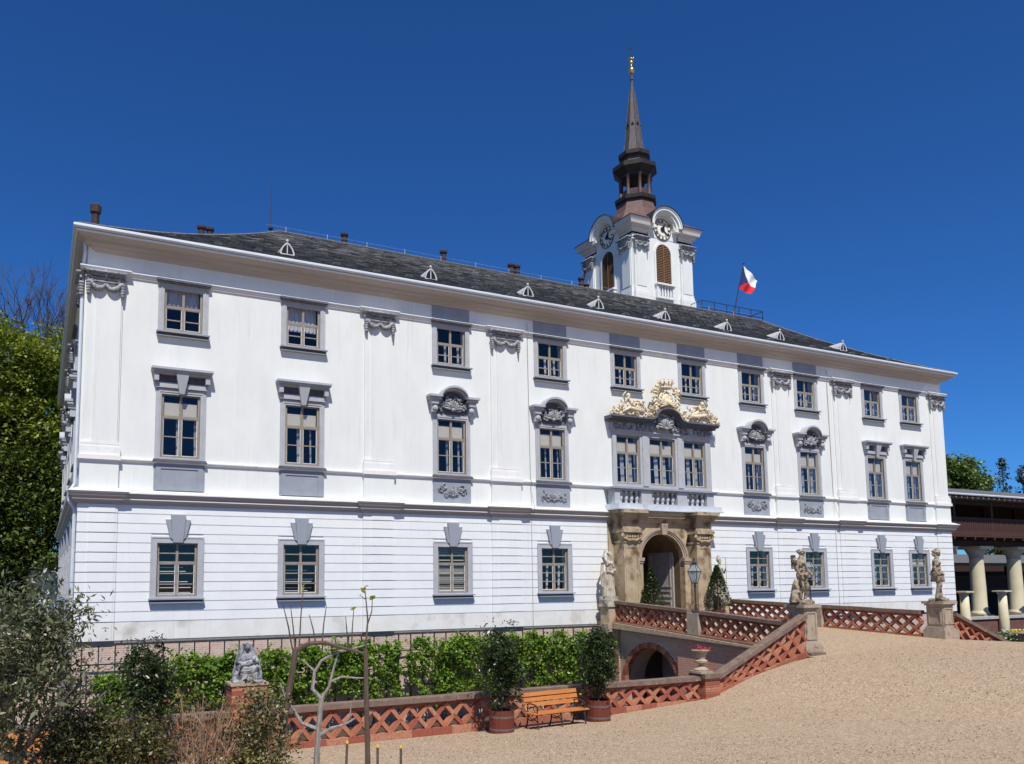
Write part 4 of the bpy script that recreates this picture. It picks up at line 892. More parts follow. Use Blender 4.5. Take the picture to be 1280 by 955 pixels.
q = MB(); octo(q, [(.9, 29.1), (1.0, 29.15), (1.05, 29.3), (1.36, 29.62), (1.42, 29.66), (1.42, 29.95), (1.3, 30.02), (1.0, 30.2)]); q.build('lantern_cornice', 'copper_dark', tower)
q = MB(); octo(q, [(.86, 30.15), (.80, 30.45), (.86, 30.5)]); q.build('lantern_attic', 'spire_slate', tower)
q = MB(); octo(q, [(.86, 30.5), (.98, 30.62), (1.02, 30.66), (1.02, 30.92), (.9, 30.98), (.7, 31.1)]); q.build('upper_cornice', 'copper_dark', tower)
q = MB(); octo(q, [(.66, 31.05), (.57, 31.7), (.47, 32.6), (.385, 33.5), (.26, 34.7), (.15, 35.6), (.085, 36.15)])
for j in range(8):
    a = r8 + j * PI / 4; pr = [(.70, 31.1), (.60, 31.75), (.50, 32.6), (.415, 33.5), (.28, 34.7), (.17, 35.6)]
    q.tube([(r * 1.05 * math.cos(a), r * 1.05 * math.sin(a), z + TZ) for r, z in pr], .022, 4)
q.build('spire', 'spire_slate', tower)
lme = MB().prism([(-.09, 0), (.09, 0), (0, .2)], -.06, .08).mesh('spire_lucarne', 'copper_dark')
for j in range(8):
    a = j * PI / 4; o = put('spire_lucarne', lme, tower, (.45 * math.cos(a), .45 * math.sin(a), 33.0 + TZ), (0, 0, a + PI / 2))
q = MB(); q.lathe([(.10, 36.1 + TZ), (.08, 36.4 + TZ), (.13, 36.45 + TZ), (.13, 36.52 + TZ), (.07, 36.56 + TZ), (.06, 36.9 + TZ)], 8); q.build('finial_stem', 'spire_slate', tower)
MB().ell((0, 0, 37.12 + TZ), (.22, .22, .24), 12, 9).lathe([(.12, 37.32 + TZ), (.05, 37.62 + TZ)], 8).build('gilded_ball', 'gold', tower, smooth=True)
q = MB(); q.ell((0, 0, 37.72 + TZ), (.13, .13, .15), 10, 7); q.ell((0, 0, 37.95 + TZ), (.20, .20, .06), 10, 5)
for j in range(5): q.tube([(0, 0, 37.85 + TZ), (.2 * math.cos(j * 1.257), .2 * math.sin(j * 1.257), 38.02 + TZ)], [.04, .03], 5)
q.build('gilded_finial', 'gold', tower, smooth=True)
q = MB(); q.tube([(0, 0, 38 + TZ), (0, 0, 39.0 + TZ)], .022, 5); q.box(-.10, .10, -.015, .015, 38.72 + TZ, 38.80 + TZ); q.build('finial_rod', 'iron_dark', tower)
# roof platform and flag
q = thing('roof_platform', 'dark iron railed walkway on the ridge right of the clock tower', 'railing', (39.2, 8.2, 18.9))
for n_ in range(6): MB().tube([(-2.7 + n_ * 1.08, -.4, -.4), (-2.7 + n_ * 1.08, -.4, .95)], .03, 5).build('post', 'iron_dark', q); MB().tube([(-2.7 + n_ * 1.08, .9, -.4), (-2.7 + n_ * 1.08, .9, .95)], .03, 5).build('post', 'iron_dark', q)
for y in (-.4, .9):
    for z in (.5, .95): MB().tube([(-2.7, y, z), (2.7, y, z)], .025, 5).build('rail', 'iron_dark', q)
for x in (-2.7, 2.7): MB().tube([(x, -.4, .95), (x, .9, .95)], .025, 5).build('rail', 'iron_dark', q)
MB().box(-2.75, 2.75, -.45, .95, -.08, -.02).build('walkway', 'iron_dark', q)
q = thing('flagpole', 'leaning flagpole on the roof flying a blue white and red flag', 'flag', (41.55, 10.6, 18.4))
MB().tube([(0, 0, 0), (1.95, .1, 6.1)], [.05, .035], 7).ell((1.97, .1, 6.15), .07, 7, 5).build('pole', 'iron_dark', q)
me = bpy.data.meshes.new('flag'); NU, NV = 60, 48; Vv = []; Ff = []; Mi = []
for i in range(NU + 1):
    for j in range(NV + 1):
        u, v = i / NU, j / NV; bz = (1 - v) * 1.0
        x = 1.92 - v * .72 + u * 1.55 * (1 - .10 * v); z = 5.98 - v * 2.05 - u * .95 * (1 - .6 * v) - .10 * u * math.sin(3 * v + 1)
        y = .1 + .13 * math.sin(u * 9 + v * 2) * u + .05 * math.sin(v * 8) * u
        Vv.append((x, y, z))
for i in range(NU):
    for j in range(NV):
        Ff.append((i * (NV + 1) + j, (i + 1) * (NV + 1) + j, (i + 1) * (NV + 1) + j + 1, i * (NV + 1) + j + 1)); u, v = (i + .5) / NU, (j + .5) / NV
        Mi.append(0 if u < .5 * (1 - abs(2 * v - 1)) * 1.0 else (1 if v < .5 else 2))
me.from_pydata(Vv, [], Ff); [me.materials.append(MATS[k]) for k in ('flag_blue', 'flag_white', 'flag_red')]; me.polygons.foreach_set('material_index', Mi); me.polygons.foreach_set('use_smooth', [True] * len(Ff)); me.update(); o = put('flag_cloth', me, q, (.26, .01, .78)); o.scale = (.87, .87, .87)
# ================================================================== GROUND
HX = [(-60, -1.9), (9, -1.90), (13.8, -1.81), (17, -1.62), (17.7, -1.48), (19, -1.05), (21.2, -.62), (22, -.58), (29, -.27), (34, -.58), (40, -.62), (140, -.7)]
def lerp_tab(t, x):
    for (a, b), (c, d) in zip(t, t[1:]):
        if x <= c: return b + (d - b) * min(max((x - a) / (c - a), 0), 1)
    return t[-1][1]
CXT = [(-60, .10), (9, .10), (22, .055), (29, .022), (140, .02)]
def gz(x, y):
    d = -11.45 - y
    return lerp_tab(HX, x) + lerp_tab(CXT, x) * (d if d < 20 else 20 + (d - 20) * .25)
xs = sorted(set(list(np.arange(-60, -4, 4.0)) + list(np.arange(-4, 40, .8)) + list(np.arange(40, 141, 5.0)))); ys = [-11.45, -12, -12.6] + list(np.arange(-13.4, -36, -.8)) + list(np.arange(-36, -120, -6.0))
rg = random.Random(3); V = []; F = []
for y in ys:
    for x in xs: V.append((x, y, gz(x, y) + (rg.uniform(-.012, .012) if -5 < x < 40 and y < -12 else 0)))
nx = len(xs)
F = [(j * nx + i, (j + 1) * nx + i, (j + 1) * nx + i + 1, j * nx + i + 1) for j in range(len(ys) - 1) for i in range(nx - 1)]
mb = MB(); mb.add(V, F); struct(mb.build('courtyard_gravel', 'gravel', smooth=True))
mb = MB(); mb.add([(-1500, -1500, -3.7), (1500, -1500, -3.7), (1500, 1500, -3.7), (-1500, 1500, -3.7)], [(0, 1, 2, 3)]); struct(mb.build('ground', 'grass_floor'))
mb = MB(); mb.add([(-9, -11.4, -3.6), (22, -11.4, -3.6), (22, .0, -3.6), (-9, .0, -3.6)], [(0, 1, 2, 3)]); mb.add([(29, -11.4, -3.4), (50, -11.4, -3.4), (50, 0, -3.4), (29, 0, -3.4)], [(0, 1, 2, 3)]); struct(mb.build('moat_garden_soil', 'soil'))
mb = MB()
for a, b in zip(xs, xs[1:]): mb.add([(a, -11.44, -3.7), (b, -11.44, -3.7), (b, -11.44, gz(b, -11.45) + .004), (a, -11.44, gz(a, -11.45) + .004)], [(0, 1, 2, 3)])
struct(mb.build('retaining_wall', 'brick_wall'))
# wooded hillside behind the palace on the left
mb = MB(); V = []; F = []
for i in range(16):
    for j in range(13):
        x = -75 + i * 5.6; y = 34 + j * 9; V.append((x, y, -3.8 + 22 * (1 - math.exp(-max(0, y - 36) / 60)) * min(1, max(0, (9.5 - x) / 16)) + 1.5 * math.sin(i * 1.3) * math.sin(j)))
F = [(i * 13 + j, (i + 1) * 13 + j, (i + 1) * 13 + j + 1, i * 13 + j + 1) for i in range(15) for j in range(12)]
mb.add(V, F); struct(mb.build('hillside', 'hill_green', smooth=True))
# ================================================================== BRIDGE
bridge = thing('brick_bridge', 'brick bridge across the moat to the portal with arched opening', 'bridge', (22, 0, 0))
def zL(y): return .22 + (y + .3) * (.22 + .42) / 10.6 if False else .20 - (-y - .3) * .058
def zR(y): return .20 - (-y - .3) * .04
q = MB(); q.hexa([(-.3, -11.6, gz(21.7, -11.45) + .006), (7.3, -11.6, gz(29.3, -11.45) + .006), (7.3, .0, -.12), (-.3, .0, -.12), (-.3, -11.6, gz(21.7, -11.5) + .012), (7.3, -11.6, gz(29.3, -11.5) + .012), (7.3, -.06, .15), (-.3, -.06, .15)])
q.build('deck', 'gravel', bridge)
# left side wall with a segmental arch
ayc, azc, arr = -3.25, -2.55, 1.68
arcp = [(ayc + arr * math.cos(PI - t), azc + arr * math.sin(t)) for t in np.linspace(0, PI, 21)]
def wall_yz(mb, pts_in, ztop, x0, x1):
    for (a, b), (c, d) in zip(pts_in, pts_in[1:]):
        mb.hexa([(x0, a, b), (x0, c, d), (x1, c, d), (x1, a, b), (x0, a, ztop(a)), (x0, c, ztop(c)), (x1, c, ztop(c)), (x1, a, ztop(a))])
zt = lambda y: zL(y) - .16
q = MB(); wall_yz(q, arcp, zt, -.02, 1.0); q.hexa([(-.02, ayc + arr, -3.7), (-.02, .02, -3.7), (1, .02, -3.7), (1, ayc + arr, -3.7), (-.02, ayc + arr, zt(ayc + arr)), (-.02, .02, zt(0)), (1, .02, zt(0)), (1, ayc + arr, zt(ayc + arr))]) if False else None
for a, b in ((-5.0, ayc - arr), (ayc + arr, .02)): q.hexa([(-.02, a, -3.7), (-.02, b, -3.7), (1, b, -3.7), (1, a, -3.7), (-.02, a, zt(a)), (-.02, b, zt(b)), (1, b, zt(b)), (1, a, zt(a))])
q.build('side_wall', 'brick_grey', bridge)
q = MB(); q.hexa([(-.14, -11.42, -3.7), (-.14, -5.0, -3.7), (1, -5.0, -3.7), (1, -11.42, -3.7), (-.14, -11.42, zt(-11.42)), (-.14, -5.0, zt(-5)), (1, -5.0, zt(-5)), (1, -11.42, zt(-11.42))]); q.build('abutment_wall', 'brick_wall', bridge)
q = MB(); q.hexa([(-.10, -1.25, -3.7), (-.10, -.02, -3.7), (-.02, -.02, -3.7), (-.02, -1.25, -3.7), (-.10, -1.25, zt(-1.25)), (-.10, -.02, zt(0)), (-.02, -.02, zt(0)), (-.02, -1.25, zt(-1.25))]); q.build('end_pier', 'brick_wall', bridge)
q = MB(); q.hexa([(6, -11.4, -3.7), (7, -11.4, -3.7), (7, 0, -3.7), (6, 0, -3.7), (6, -11.4, -.5), (7, -11.4, -.5), (7, 0, .0), (6, 0, .0)]); q.build('side_wall', 'brick_wall', bridge)
q = MB(); q.box(2.2, 2.25, -5, -1.4, -3.7, -.8); q.build('vault_inner_wall', 'brick_grey', bridge)  # plain brick wall closing the vault behind the arch
for i in range(40):
    t0, t1 = PI * i / 40 + .006, PI * (i + 1) / 40 - .006; r0, r1 = arr - .01, arr + .20 + (.025 if i % 2 else 0)
    P4 = [(ayc + r * math.cos(t), azc + r * math.sin(t)) for r, t in ((r0, t0), (r0, t1), (r1, t1), (r1, t0))]
    MB().hexa([(-.06, *P4[0]), (-.06, *P4[1]), (-.06, *P4[2]), (-.06, *P4[3]), (.2, *P4[0]), (.2, *P4[1]), (.2, *P4[2]), (.2, *P4[3])]).build('arch_brick', 'brick_clay_%d' % (i % 4), bridge)
for k in range(8):
    a, b = -.02 - k * 1.42, -.02 - (k + 1) * 1.42 + .012
    MB().hexa([(-.20, b, zt(b)), (-.20, a, zt(a)), (.5, a, zt(a)), (.5, b, zt(b)), (-.20, b, zt(b) + .13), (-.20, a, zt(a) + .13), (.5, a, zt(a) + .13), (.5, b, zt(b) + .13)]).build('string_stone', 'coping_stone', bridge)
# ---- pierced brick parapets
BR = {}
def brick_me(ln, th, dp, i):
    key = (round(ln, 3), th, dp, i)
    if key not in BR: BR[key] = MB().box(-ln / 2, ln / 2, -dp / 2, dp / 2, -th / 2, th / 2).mesh('brick', 'brick_clay_%d' % i)
    return BR[key]
def parapet(root, p0, p1, zb0, zb1, zt0, zt1, cell=.26, rows=2, th=.082, dp=.17, base=.13, cop=.13, seed=1, wide=.34, gap=.08, copn=1.15):
    """root: thing at origin. p0, p1: plan ends; zb/zt: base and coping-top heights at each end."""
    rg = random.Random(seed); p0, p1 = Vector(p0), Vector(p1); d = p1 - p0; Ln = d.length; ux = d / Ln; nrm = Vector((-ux.y, ux.x)); ang = math.atan2(ux.y, ux.x)
    zb = lambda s: zb0 + (zb1 - zb0) * s / Ln; zt_ = lambda s: zt0 + (zt1 - zt0) * s / Ln
    def slab(s0, s1, z0f, z1f, w_, name, m):
        P = [];
        for zf in (z0f, z1f):
            for s, o in ((s0, -w_ / 2), (s1, -w_ / 2), (s1, w_ / 2), (s0, w_ / 2)):
                p = p0 + ux * s + nrm * o; P.append((p.x, p.y, zf(s)))
        return MB().hexa(P).build(name, m, root)
    n = max(1, round(Ln / copn))
    for k in range(n):
        j = rg.uniform(-.006, .006); slab(Ln * k / n + .004, Ln * (k + 1) / n - .004, lambda s: zt_(s) - cop + j, lambda s: zt_(s) + j, wide, 'coping', 'coping_stone')
    if base > 0:
        nb = max(1, round(Ln / .55))
        for k in range(nb): slab(Ln * k / nb + .003, Ln * (k + 1) / nb - .003, lambda s: zb(s) - .25, lambda s: zb(s) + base, dp + .06, 'base_course', 'brick_clay_%d' % rg.choice((0, 2, 3)))
    nc = max(2, round(Ln / cell)); cw = Ln / nc
    lo = lambda s_: zb(s_) + base
    hh = lambda s_: (zt_(s_) - cop - gap - lo(s_)) / rows
    for c in range(nc):
        for r in range(rows):
            s0, s1 = c * cw, (c + 1) * cw; up = (c + r) % 2 == 0
            za = lo(s0) + (r if up else r + 1) * hh(s0); ze = lo(s1) + (r + 1 if up else r) * hh(s1)
            ln = round(math.hypot(cw, ze - za) * .95, 2); a = math.atan2(ze - za, cw); s = (s0 + s1) / 2
            p = p0 + ux * s + nrm * rg.uniform(-.01, .01); o = put('brick', brick_me(ln, th, dp, rg.choice((0, 0, 1, 1, 2, 3))), root, (p.x, p.y, (za + ze) / 2))
            o.rotation_mode = 'QUATERNION'; o.rotation_quaternion = (Matrix.Rotation(ang, 3, 'Z') @ Matrix.Rotation(-a + rg.uniform(-.05, .05), 3, 'Y')).to_quaternion()
    if gap > 0:
        slab(0.01, Ln - .01, lambda s: zt_(s) - cop - gap - .015, lambda s: zt_(s) - cop, dp * .7, 'bedding_course', 'brick_clay_3')
q = thing('brick_parapet', 'long pierced brick parapet with stone coping behind the bench along the moat', 'parapet')
parapet(q, (-3.2, -11.32), (16.86, -11.32), -2.0, -1.72, -.93, -.93, cell=.25, seed=3, th=.10)
q = thing('brick_parapet', 'sloping pierced brick parapet rising from the urn pillar to the muscular statue', 'parapet')
parapet(q, (17.62, -11.32), (21.75, -11.15), -1.48, -.50, -.93, .80, cell=.25, rows=3, seed=4, th=.095, base=.10)
q = thing('bridge_balustrade', 'left pierced brick balustrade of the bridge carrying the lamp, above the arch', 'balustrade')
parapet(q, (22.05, -.75), (22.05, -5.6), zL(-.75) - .05, zL(-5.6) - .05, 1.06, .78, cell=.24, rows=3, seed=5, dp=.15, base=.06, th=.10)
parapet(q, (22.05, -6.2), (22.05, -10.3), zL(-6.2) - .05, zL(-10.3) - .05, .75, .50, cell=.24, rows=3, seed=6, dp=.15, base=.06, th=.10)
MB().box(21.84, 22.26, -6.2, -5.6, -.2, .66).build('lamp_pier', 'pedestal_stone', q)
q = thing('bridge_balustrade', 'right pierced brick balustrade of the bridge, seen against the white wall', 'balustrade')
parapet(q, (29.05, -.6), (29.05, -5.5), zR(-.6) - .06, zR(-5.5) - .06, 1.02, .86, cell=.27, rows=3, seed=7, dp=.15, base=.08, th=.10)
parapet(q, (29.05, -6.1), (29.05, -10.4), zR(-6.1) - .06, zR(-10.4) - .06, .86, .74, cell=.27, rows=3, seed=8, dp=.15, base=.08, th=.10)
MB().box(28.84, 29.26, -6.1, -5.5, -.2, .80).build('lamp_pier', 'pedestal_stone', q)
q = thing('brick_parapet', 'pierced brick parapet descending to the right of the helmeted statue', 'parapet')
parapet(q, (29.62, -11.2), (34.4, -11.2), -.95, -2.25, .68, -1.1, cell=.30, rows=5, seed=9)
# pillar with urn
q = thing('urn_pillar', 'red brick pillar with stone cap where the parapet meets the slope', 'pillar', (17.22, -11.32, -1.8))
for k in range(12):
    z = .0 + k * .068; MB().box(-.29, .29, -.27, .27, z, z + .058).build('brick_row', 'brick_clay_%d' % (0, 1, 2, 0, 3)[k % 5], q)
MB().box(-.27, .27, -.25, .25, -.2, .80).build('mortar_core', 'stone_grey', q)
MB().box(-.36, .36, -.34, .34, .815, .95).build('cap', 'coping_stone', q)
q = thing('stone_urn', 'stone urn of red flowers standing on the brick pillar', 'urn', (17.05, -11.32, -.85))
MB().box(-.25, .25, -.25, .25, 0, .07).lathe([(.22, .07), (.23, .11), (.15, .16), (.07, .22), (.06, .26), (.10, .29)], 14).build('foot', 'pedestal_stone', q, smooth=False)
MB().lathe([(.10, .285), (.19, .32), (.20, .37), (.13, .41), (.13, .43), (.18, .60), (.20, .63)], 16, (0, 0, 0)).build('bowl', 'iron_dark' if False else 'pedestal_stone', q)
MB().lathe([(.20, .62), (.27, .66), (.28, .68), (.22, .69)], 16).build('rim', 'pedestal_stone', q)
rg = np.random.default_rng(4); P = rg.normal(size=(60, 3)) * [.11, .11, .03] + [0, 0, .74]; leaves('petals', P, .07, 1, 'petal_red', q); leaves('foliage', P[:40] - [0, 0, .02], .06, 2, 'leaf_vine', q)
# ================================================================== STATUES
def remesh(mb, voxel, mat, name, parent, smooth_it=1):
    me = mb.mesh('tmp', mat); o = bpy.data.objects.new('tmp', me); col.objects.link(o)
    m = o.modifiers.new('r', 'REMESH'); m.mode = 'VOXEL'; m.voxel_size = voxel * .8
    sm = o.modifiers.new('s', 'SMOOTH'); sm.iterations = smooth_it; sm.factor = .5
    dg = bpy.context.evaluated_depsgraph_get(); dg.update(); me2 = bpy.data.meshes.new_from_object(o.evaluated_get(dg))
    bpy.data.objects.remove(o); me2.name = name; me2.polygons.foreach_set('use_smooth', [True] * len(me2.polygons)); me2.materials.clear(); me2.materials.append(MATS[mat])
    return put(name, me2, parent)
def limb(mb, pts, rs, n=10):
    mb.tube(pts, rs, n)
    for p, r in zip(pts, rs): mb.ell(p, r, n, 7)
def head(mb, c, yaw=0.0, tilt=0.0, s=1.0, hair=1):
    R = Matrix.Rotation(yaw, 3, 'Z') @ Matrix.Rotation(tilt, 3, 'X'); c = Vector(c)
    def E(p, r): mb.ell(c + R @ (Vector(p) * s), tuple(q * s for q in r), 10, 8, R)
    E((0, 0, .02), (.075, .095, .105)); E((0, -.03, -.06), (.058, .065, .06)); E((0, -.098, -.005), (.014, .022, .028)); E((0, -.085, .035), (.058, .018, .014))
    E((0, -.088, -.052), (.026, .012, .009)); E((0, -.078, -.095), (.024, .022, .018))
    for q in (-1, 1): E((q * .076, .005, -.005), (.012, .022, .03)); E((q * .03, -.078, .012), (.016, .014, .010))
    if hair:
        E((0, .025, .045), (.088, .10, .095))
        for k in range(9):
            a = k * .7; E((.075 * math.cos(a), .03 + .07 * math.sin(a), .03 + .02 * (k % 3)), (.034, .034, .034))
def hand(mb, p, d, s=1.0):
    p = Vector(p); d = Vector(d).normalized(); sd = d.cross(Vector((0, 0, 1)));
    if sd.length < .1: sd = Vector((1, 0, 0))
    sd.normalize(); nn = sd.cross(d)
    mb.ell(p + d * .045 * s, (.036 * s, .036 * s, .045 * s), 8, 6)
    for k in range(4):
        b = p + d * .08 * s + sd * (.024 - .016 * k) * s; e = b + d * (.045, .055, .05, .038)[k] * s + nn * .012 * s; mb.tube([b, (b + e) / 2 + nn * .004, e - nn * .02 * s], [.0105 * s, .010 * s, .008 * s], 6)
    mb.tube([p + d * .03 * s + sd * .03 * s, p + d * .065 * s + sd * .055 * s, p + d * .09 * s + sd * .05 * s], [.012 * s, .011 * s, .009 * s], 6)
def torso(mb, hip, chest, neck, tw=0.0, hy=0.0):
    hip, chest, neck = Vector(hip), Vector(chest), Vector(neck); R = Matrix.Rotation(tw, 3, 'Z'); R0 = Matrix.Rotation(hy, 3, 'Z')
    mb.ell(hip, (.165, .125, .13), 12, 9, R0); mb.ell(hip.lerp(chest, .45), (.142, .105, .17), 12, 9, R0.lerp(R, .5) if False else R); mb.ell(chest, (.178, .12, .17), 12, 9, R)
    mb.ell(chest + R @ Vector((0, .01, .10)), (.20, .095, .085), 12, 8, R)
    for q in (-1, 1):
        mb.ell(chest + R @ Vector((q * .085, -.085, .035)), (.088, .05, .07), 10, 7, R)
        for k in range(3): mb.ell(hip.lerp(chest, .22 + .22 * k) + R @ Vector((q * .045, -.098, 0)), (.042, .026, .038), 8, 6, R)
    limb(mb, [chest + Vector((0, 0, .12)), neck], [.075, .058])
def folds(mb, seed, top, bot, rt, rb, zt, zb, n=13, sy=.8, a0=0, a1=2 * PI):
    rg = random.Random(seed)
    for k in range(n):
        a = a0 + (a1 - a0) * k / n + rg.uniform(-.1, .1); r1 = rt; r2 = rb * rg.uniform(.85, 1.1)
        p = [(top[0] + r1 * math.cos(a), top[1] + r1 * sy * math.sin(a), zt), ((top[0] + bot[0]) / 2 + (r1 + r2) / 2 * math.cos(a + .1), (top[1] + bot[1]) / 2 + (r1 + r2) / 2 * sy * math.sin(a + .1), (zt + zb) / 2), (bot[0] + r2 * math.cos(a + rg.uniform(-.1, .3)), bot[1] + r2 * sy * math.sin(a + rg.uniform(-.1, .2)), zb)]
        mb.tube(p, [.035, .045, .055], 7)
# 1 muscular man with a stump, looking to the right
g = thing('stone_statue', 'weathered statue of a nude muscular man beside a stump, on the nearest pedestal', 'statue', (22.3, -10.68, 1.10), .45, 'baroque stone statues'); g.scale = (1.22, 1.22, 1.0)
mb = MB()
mb.box(-.30, .30, -.26, .26, 0, .12); torso(mb, (0, 0, 1.02), (-.02, 0, 1.36), (0, -.02, 1.62), .1)
limb(mb, [(-.09, 0, .98), (-.10, -.04, .56), (-.10, .02, .20), (-.10, -.02, .14)], [.105, .07, .05, .045]); mb.ell((-.10, -.08, .145), (.05, .12, .04), 9, 6)
limb(mb, [(.10, -.01, .98), (.15, -.12, .58), (.17, -.04, .20), (.17, -.05, .15)], [.10, .068, .048, .044]); mb.ell((.18, -.13, .145), (.05, .12, .04), 9, 6)
limb(mb, [(-.21, 0, 1.46), (-.30, .03, 1.18), (-.26, -.09, .94)], [.072, .055, .042]); hand(mb, (-.26, -.10, .92), (.1, -.3, -1))
limb(mb, [(.21, 0, 1.46), (.30, -.06, 1.22), (.22, -.20, 1.06)], [.072, .055, .042]); hand(mb, (.21, -.21, 1.05), (-.6, -.4, -.3))
head(mb, (.02, -.03, 1.75), .75)
remesh(mb, .014, 'statue_stone', 'body', g)
mb = MB(); mb.tube([(-.30, .12, 0.1), (-.33, .11, .28), (-.29, .09, .45), (-.31, .08, .66), (-.27, .05, .84)], [.16, .115, .12, .085, .07], 9); mb.tube([(-.33, .0, .4), (-.40, -.08, .42)], [.05, .03], 6); mb.ell((-.30, .0, .30), (.07, .05, .07)); remesh(mb, .02, 'statue_stone', 'stump', g)
mb = MB(); mb.tube([(-.24, .12, 1.5), (-.1, -.12, 1.42), (.12, -.13, 1.2), (.22, -.1, 1.05), (.24, .0, .85), (.22, -.02, .66)], [.03, .03, .035, .07, .09, .04], 8)
mb.tube([(.2, -.1, 1.08), (.1, -.14, 1.0), (-.05, -.13, 1.0)], [.06, .05, .04], 7); mb.tube([(.26, .05, 1.0), (.3, .06, .8), (.26, .05, .6)], [.06, .06, .03], 7); remesh(mb, .016, 'statue_stone', 'drapery', g)
MB().lathe([(.06, 1.2), (.07, 1.66), (.05, 1.68)], 8, (-.13, .15, 0)).build('quiver', 'statue_stone', g)
# 2 helmeted man leaning on a trunk
g = thing('stone_statue', 'weathered statue of a helmeted man with a loincloth, on the far right pedestal', 'statue', (29.35, -10.9, 1.10), .5, 'baroque stone statues'); g.scale = (1.2, 1.2, 1.0)
mb = MB(); mb.box(-.30, .32, -.26, .26, 0, .10); torso(mb, (.02, 0, 1.05), (0, .01, 1.40), (.01, -.02, 1.66), .15)
limb(mb, [(-.08, 0, 1.0), (-.06, -.06, .57), (-.05, .03, .18), (-.05, 0, .13)], [.105, .072, .05, .045]); mb.ell((-.05, -.07, .135), (.05, .12, .04), 9, 6)
limb(mb, [(.11, 0, 1.0), (.12, -.03, .57), (.10, .0, .18), (.10, 0, .13)], [.105, .072, .05, .045]); mb.ell((.13, -.07, .135), (.05, .12, .04), 9, 6)
limb(mb, [(-.20, .02, 1.49), (-.28, .05, 1.2), (-.25, -.07, .97)], [.075, .058, .044]); hand(mb, (-.25, -.08, .95), (0, -.2, -1))
limb(mb, [(.21, .02, 1.49), (.27, .10, 1.22), (.17, .16, 1.04)], [.072, .055, .042]); hand(mb, (.16, .16, 1.03), (-.8, .1, -.3))
head(mb, (.02, -.03, 1.79), .7)
remesh(mb, .014, 'statue_stone', 'body', g)
mb = MB(); folds(mb, 2, (.02, 0), (.04, 0), .16, .19, 1.08, .72, 12); mb.tube([(-.15, -.09, 1.06), (.02, -.15, 1.0), (.18, -.1, 1.08)], [.05, .06, .05], 7); remesh(mb, .016, 'statue_stone', 'loincloth', g)
mb = MB(); mb.tube([(-.24, -.02, .08), (-.24, -.04, .5), (-.25, -.06, .93)], [.12, .075, .05], 9); mb.tube([(-.22, -.02, .35), (-.13, -.05, .42)], [.04, .03], 6); remesh(mb, .018, 'statue_stone', 'trunk', g)
mb = MB(); mb.ell((.02, -.02, 1.84), (.10, .115, .09), 12, 8); mb.tube([(.09, -.12, 1.90), (.02, -.02, 1.96), (-.08, .10, 1.86)], [.02, .035, .03], 7); mb.ell((.0, .04, 1.76), (.085, .08, .10), 10, 7); remesh(mb, .012, 'statue_stone', 'helmet', g)
# 3 draped figure with a raised arm, left of the portal
g = thing('stone_statue', 'pale draped statue with one arm raised over its head, left of the portal', 'statue', (21.86, -.72, 1.06), .25, 'baroque stone statues'); g.scale = (1.16,) * 3
mb = MB(); mb.box(-.28, .28, -.24, .24, 0, .14); torso(mb, (0, 0, 1.06), (.03, 0, 1.38), (.02, -.02, 1.62), .2)
limb(mb, [(-.21 + .04, 0, 1.47), (-.33, -.02, 1.66), (-.24, -.05, 1.90)], [.07, .055, .042]); hand(mb, (-.24, -.05, 1.90), (.5, 0, .6))
limb(mb, [(.22, 0, 1.46), (.32, -.06, 1.22), (.18, -.20, 1.14)], [.07, .055, .042]); hand(mb, (.17, -.2, 1.14), (-1, -.1, .1))
for q in (-1, 1): limb(mb, [(q * .09, 0, 1.0), (q * .10, -.06, .56), (q * .09, .0, .16)], [.105, .08, .06]); mb.ell((q * .1, -.1, .16), (.05, .11, .04), 9, 6)
head(mb, (.05, -.05, 1.74), .4, .2)
remesh(mb, .015, 'statue_pale', 'body', g)
mb = MB(); mb.lathe([(.23, .12), (.22, .4), (.20, .8), (.19, 1.05)], 14, (0, .02, 0), 0, .75); folds(mb, 5, (0, 0), (0, 0), .18, .25, 1.10, .14, 16)
mb.tube([(-.2, -.08, 1.12), (0, -.18, 1.06), (.2, -.12, 1.16), (.3, .0, 1.05), (.3, .02, .7)], [.07, .08, .08, .06, .03], 8); mb.tube([(-.2, .1, 1.45), (-.26, .12, 1.0), (-.24, .1, .5)], [.06, .07, .05], 8); remesh(mb, .018, 'statue_pale', 'drapery', g)
# 4 capped figure with a staff, right of the portal
g = thing('stone_statue', 'pale statue in a tall cap holding a staff, behind the right clipped cone', 'statue', (28.62, -.62, 1.0), .1, 'baroque stone statues'); g.scale = (1.05,) * 3
mb = MB(); mb.box(-.28, .28, -.24, .24, 0, .14); torso(mb, (0, 0, 1.05), (0, 0, 1.38), (0, -.02, 1.62), 0)
limb(mb, [(-.21, 0, 1.46), (-.30, -.05, 1.2), (-.16, -.2, 1.08)], [.07, .055, .042]); hand(mb, (-.15, -.2, 1.08), (1, -.1, .2))
limb(mb, [(.21, 0, 1.46), (.29, -.04, 1.22), (.26, -.17, 1.4)], [.07, .055, .042]); hand(mb, (.26, -.17, 1.4), (0, -.2, 1))
for q in (-1, 1): limb(mb, [(q * .09, 0, 1.0), (q * .10, -.05, .56), (q * .09, .0, .16)], [.105, .08, .06]); mb.ell((q * .1, -.1, .16), (.05, .11, .04), 9, 6)
head(mb, (0, -.03, 1.75), .3); remesh(mb, .015, 'statue_pale', 'body', g)
mb = MB(); mb.ell((0, 0, 1.86), (.10, .11, .10), 12, 8); mb.ell((0, .01, 1.96), (.07, .075, .09), 10, 7); remesh(mb, .013, 'statue_pale', 'cap', g)
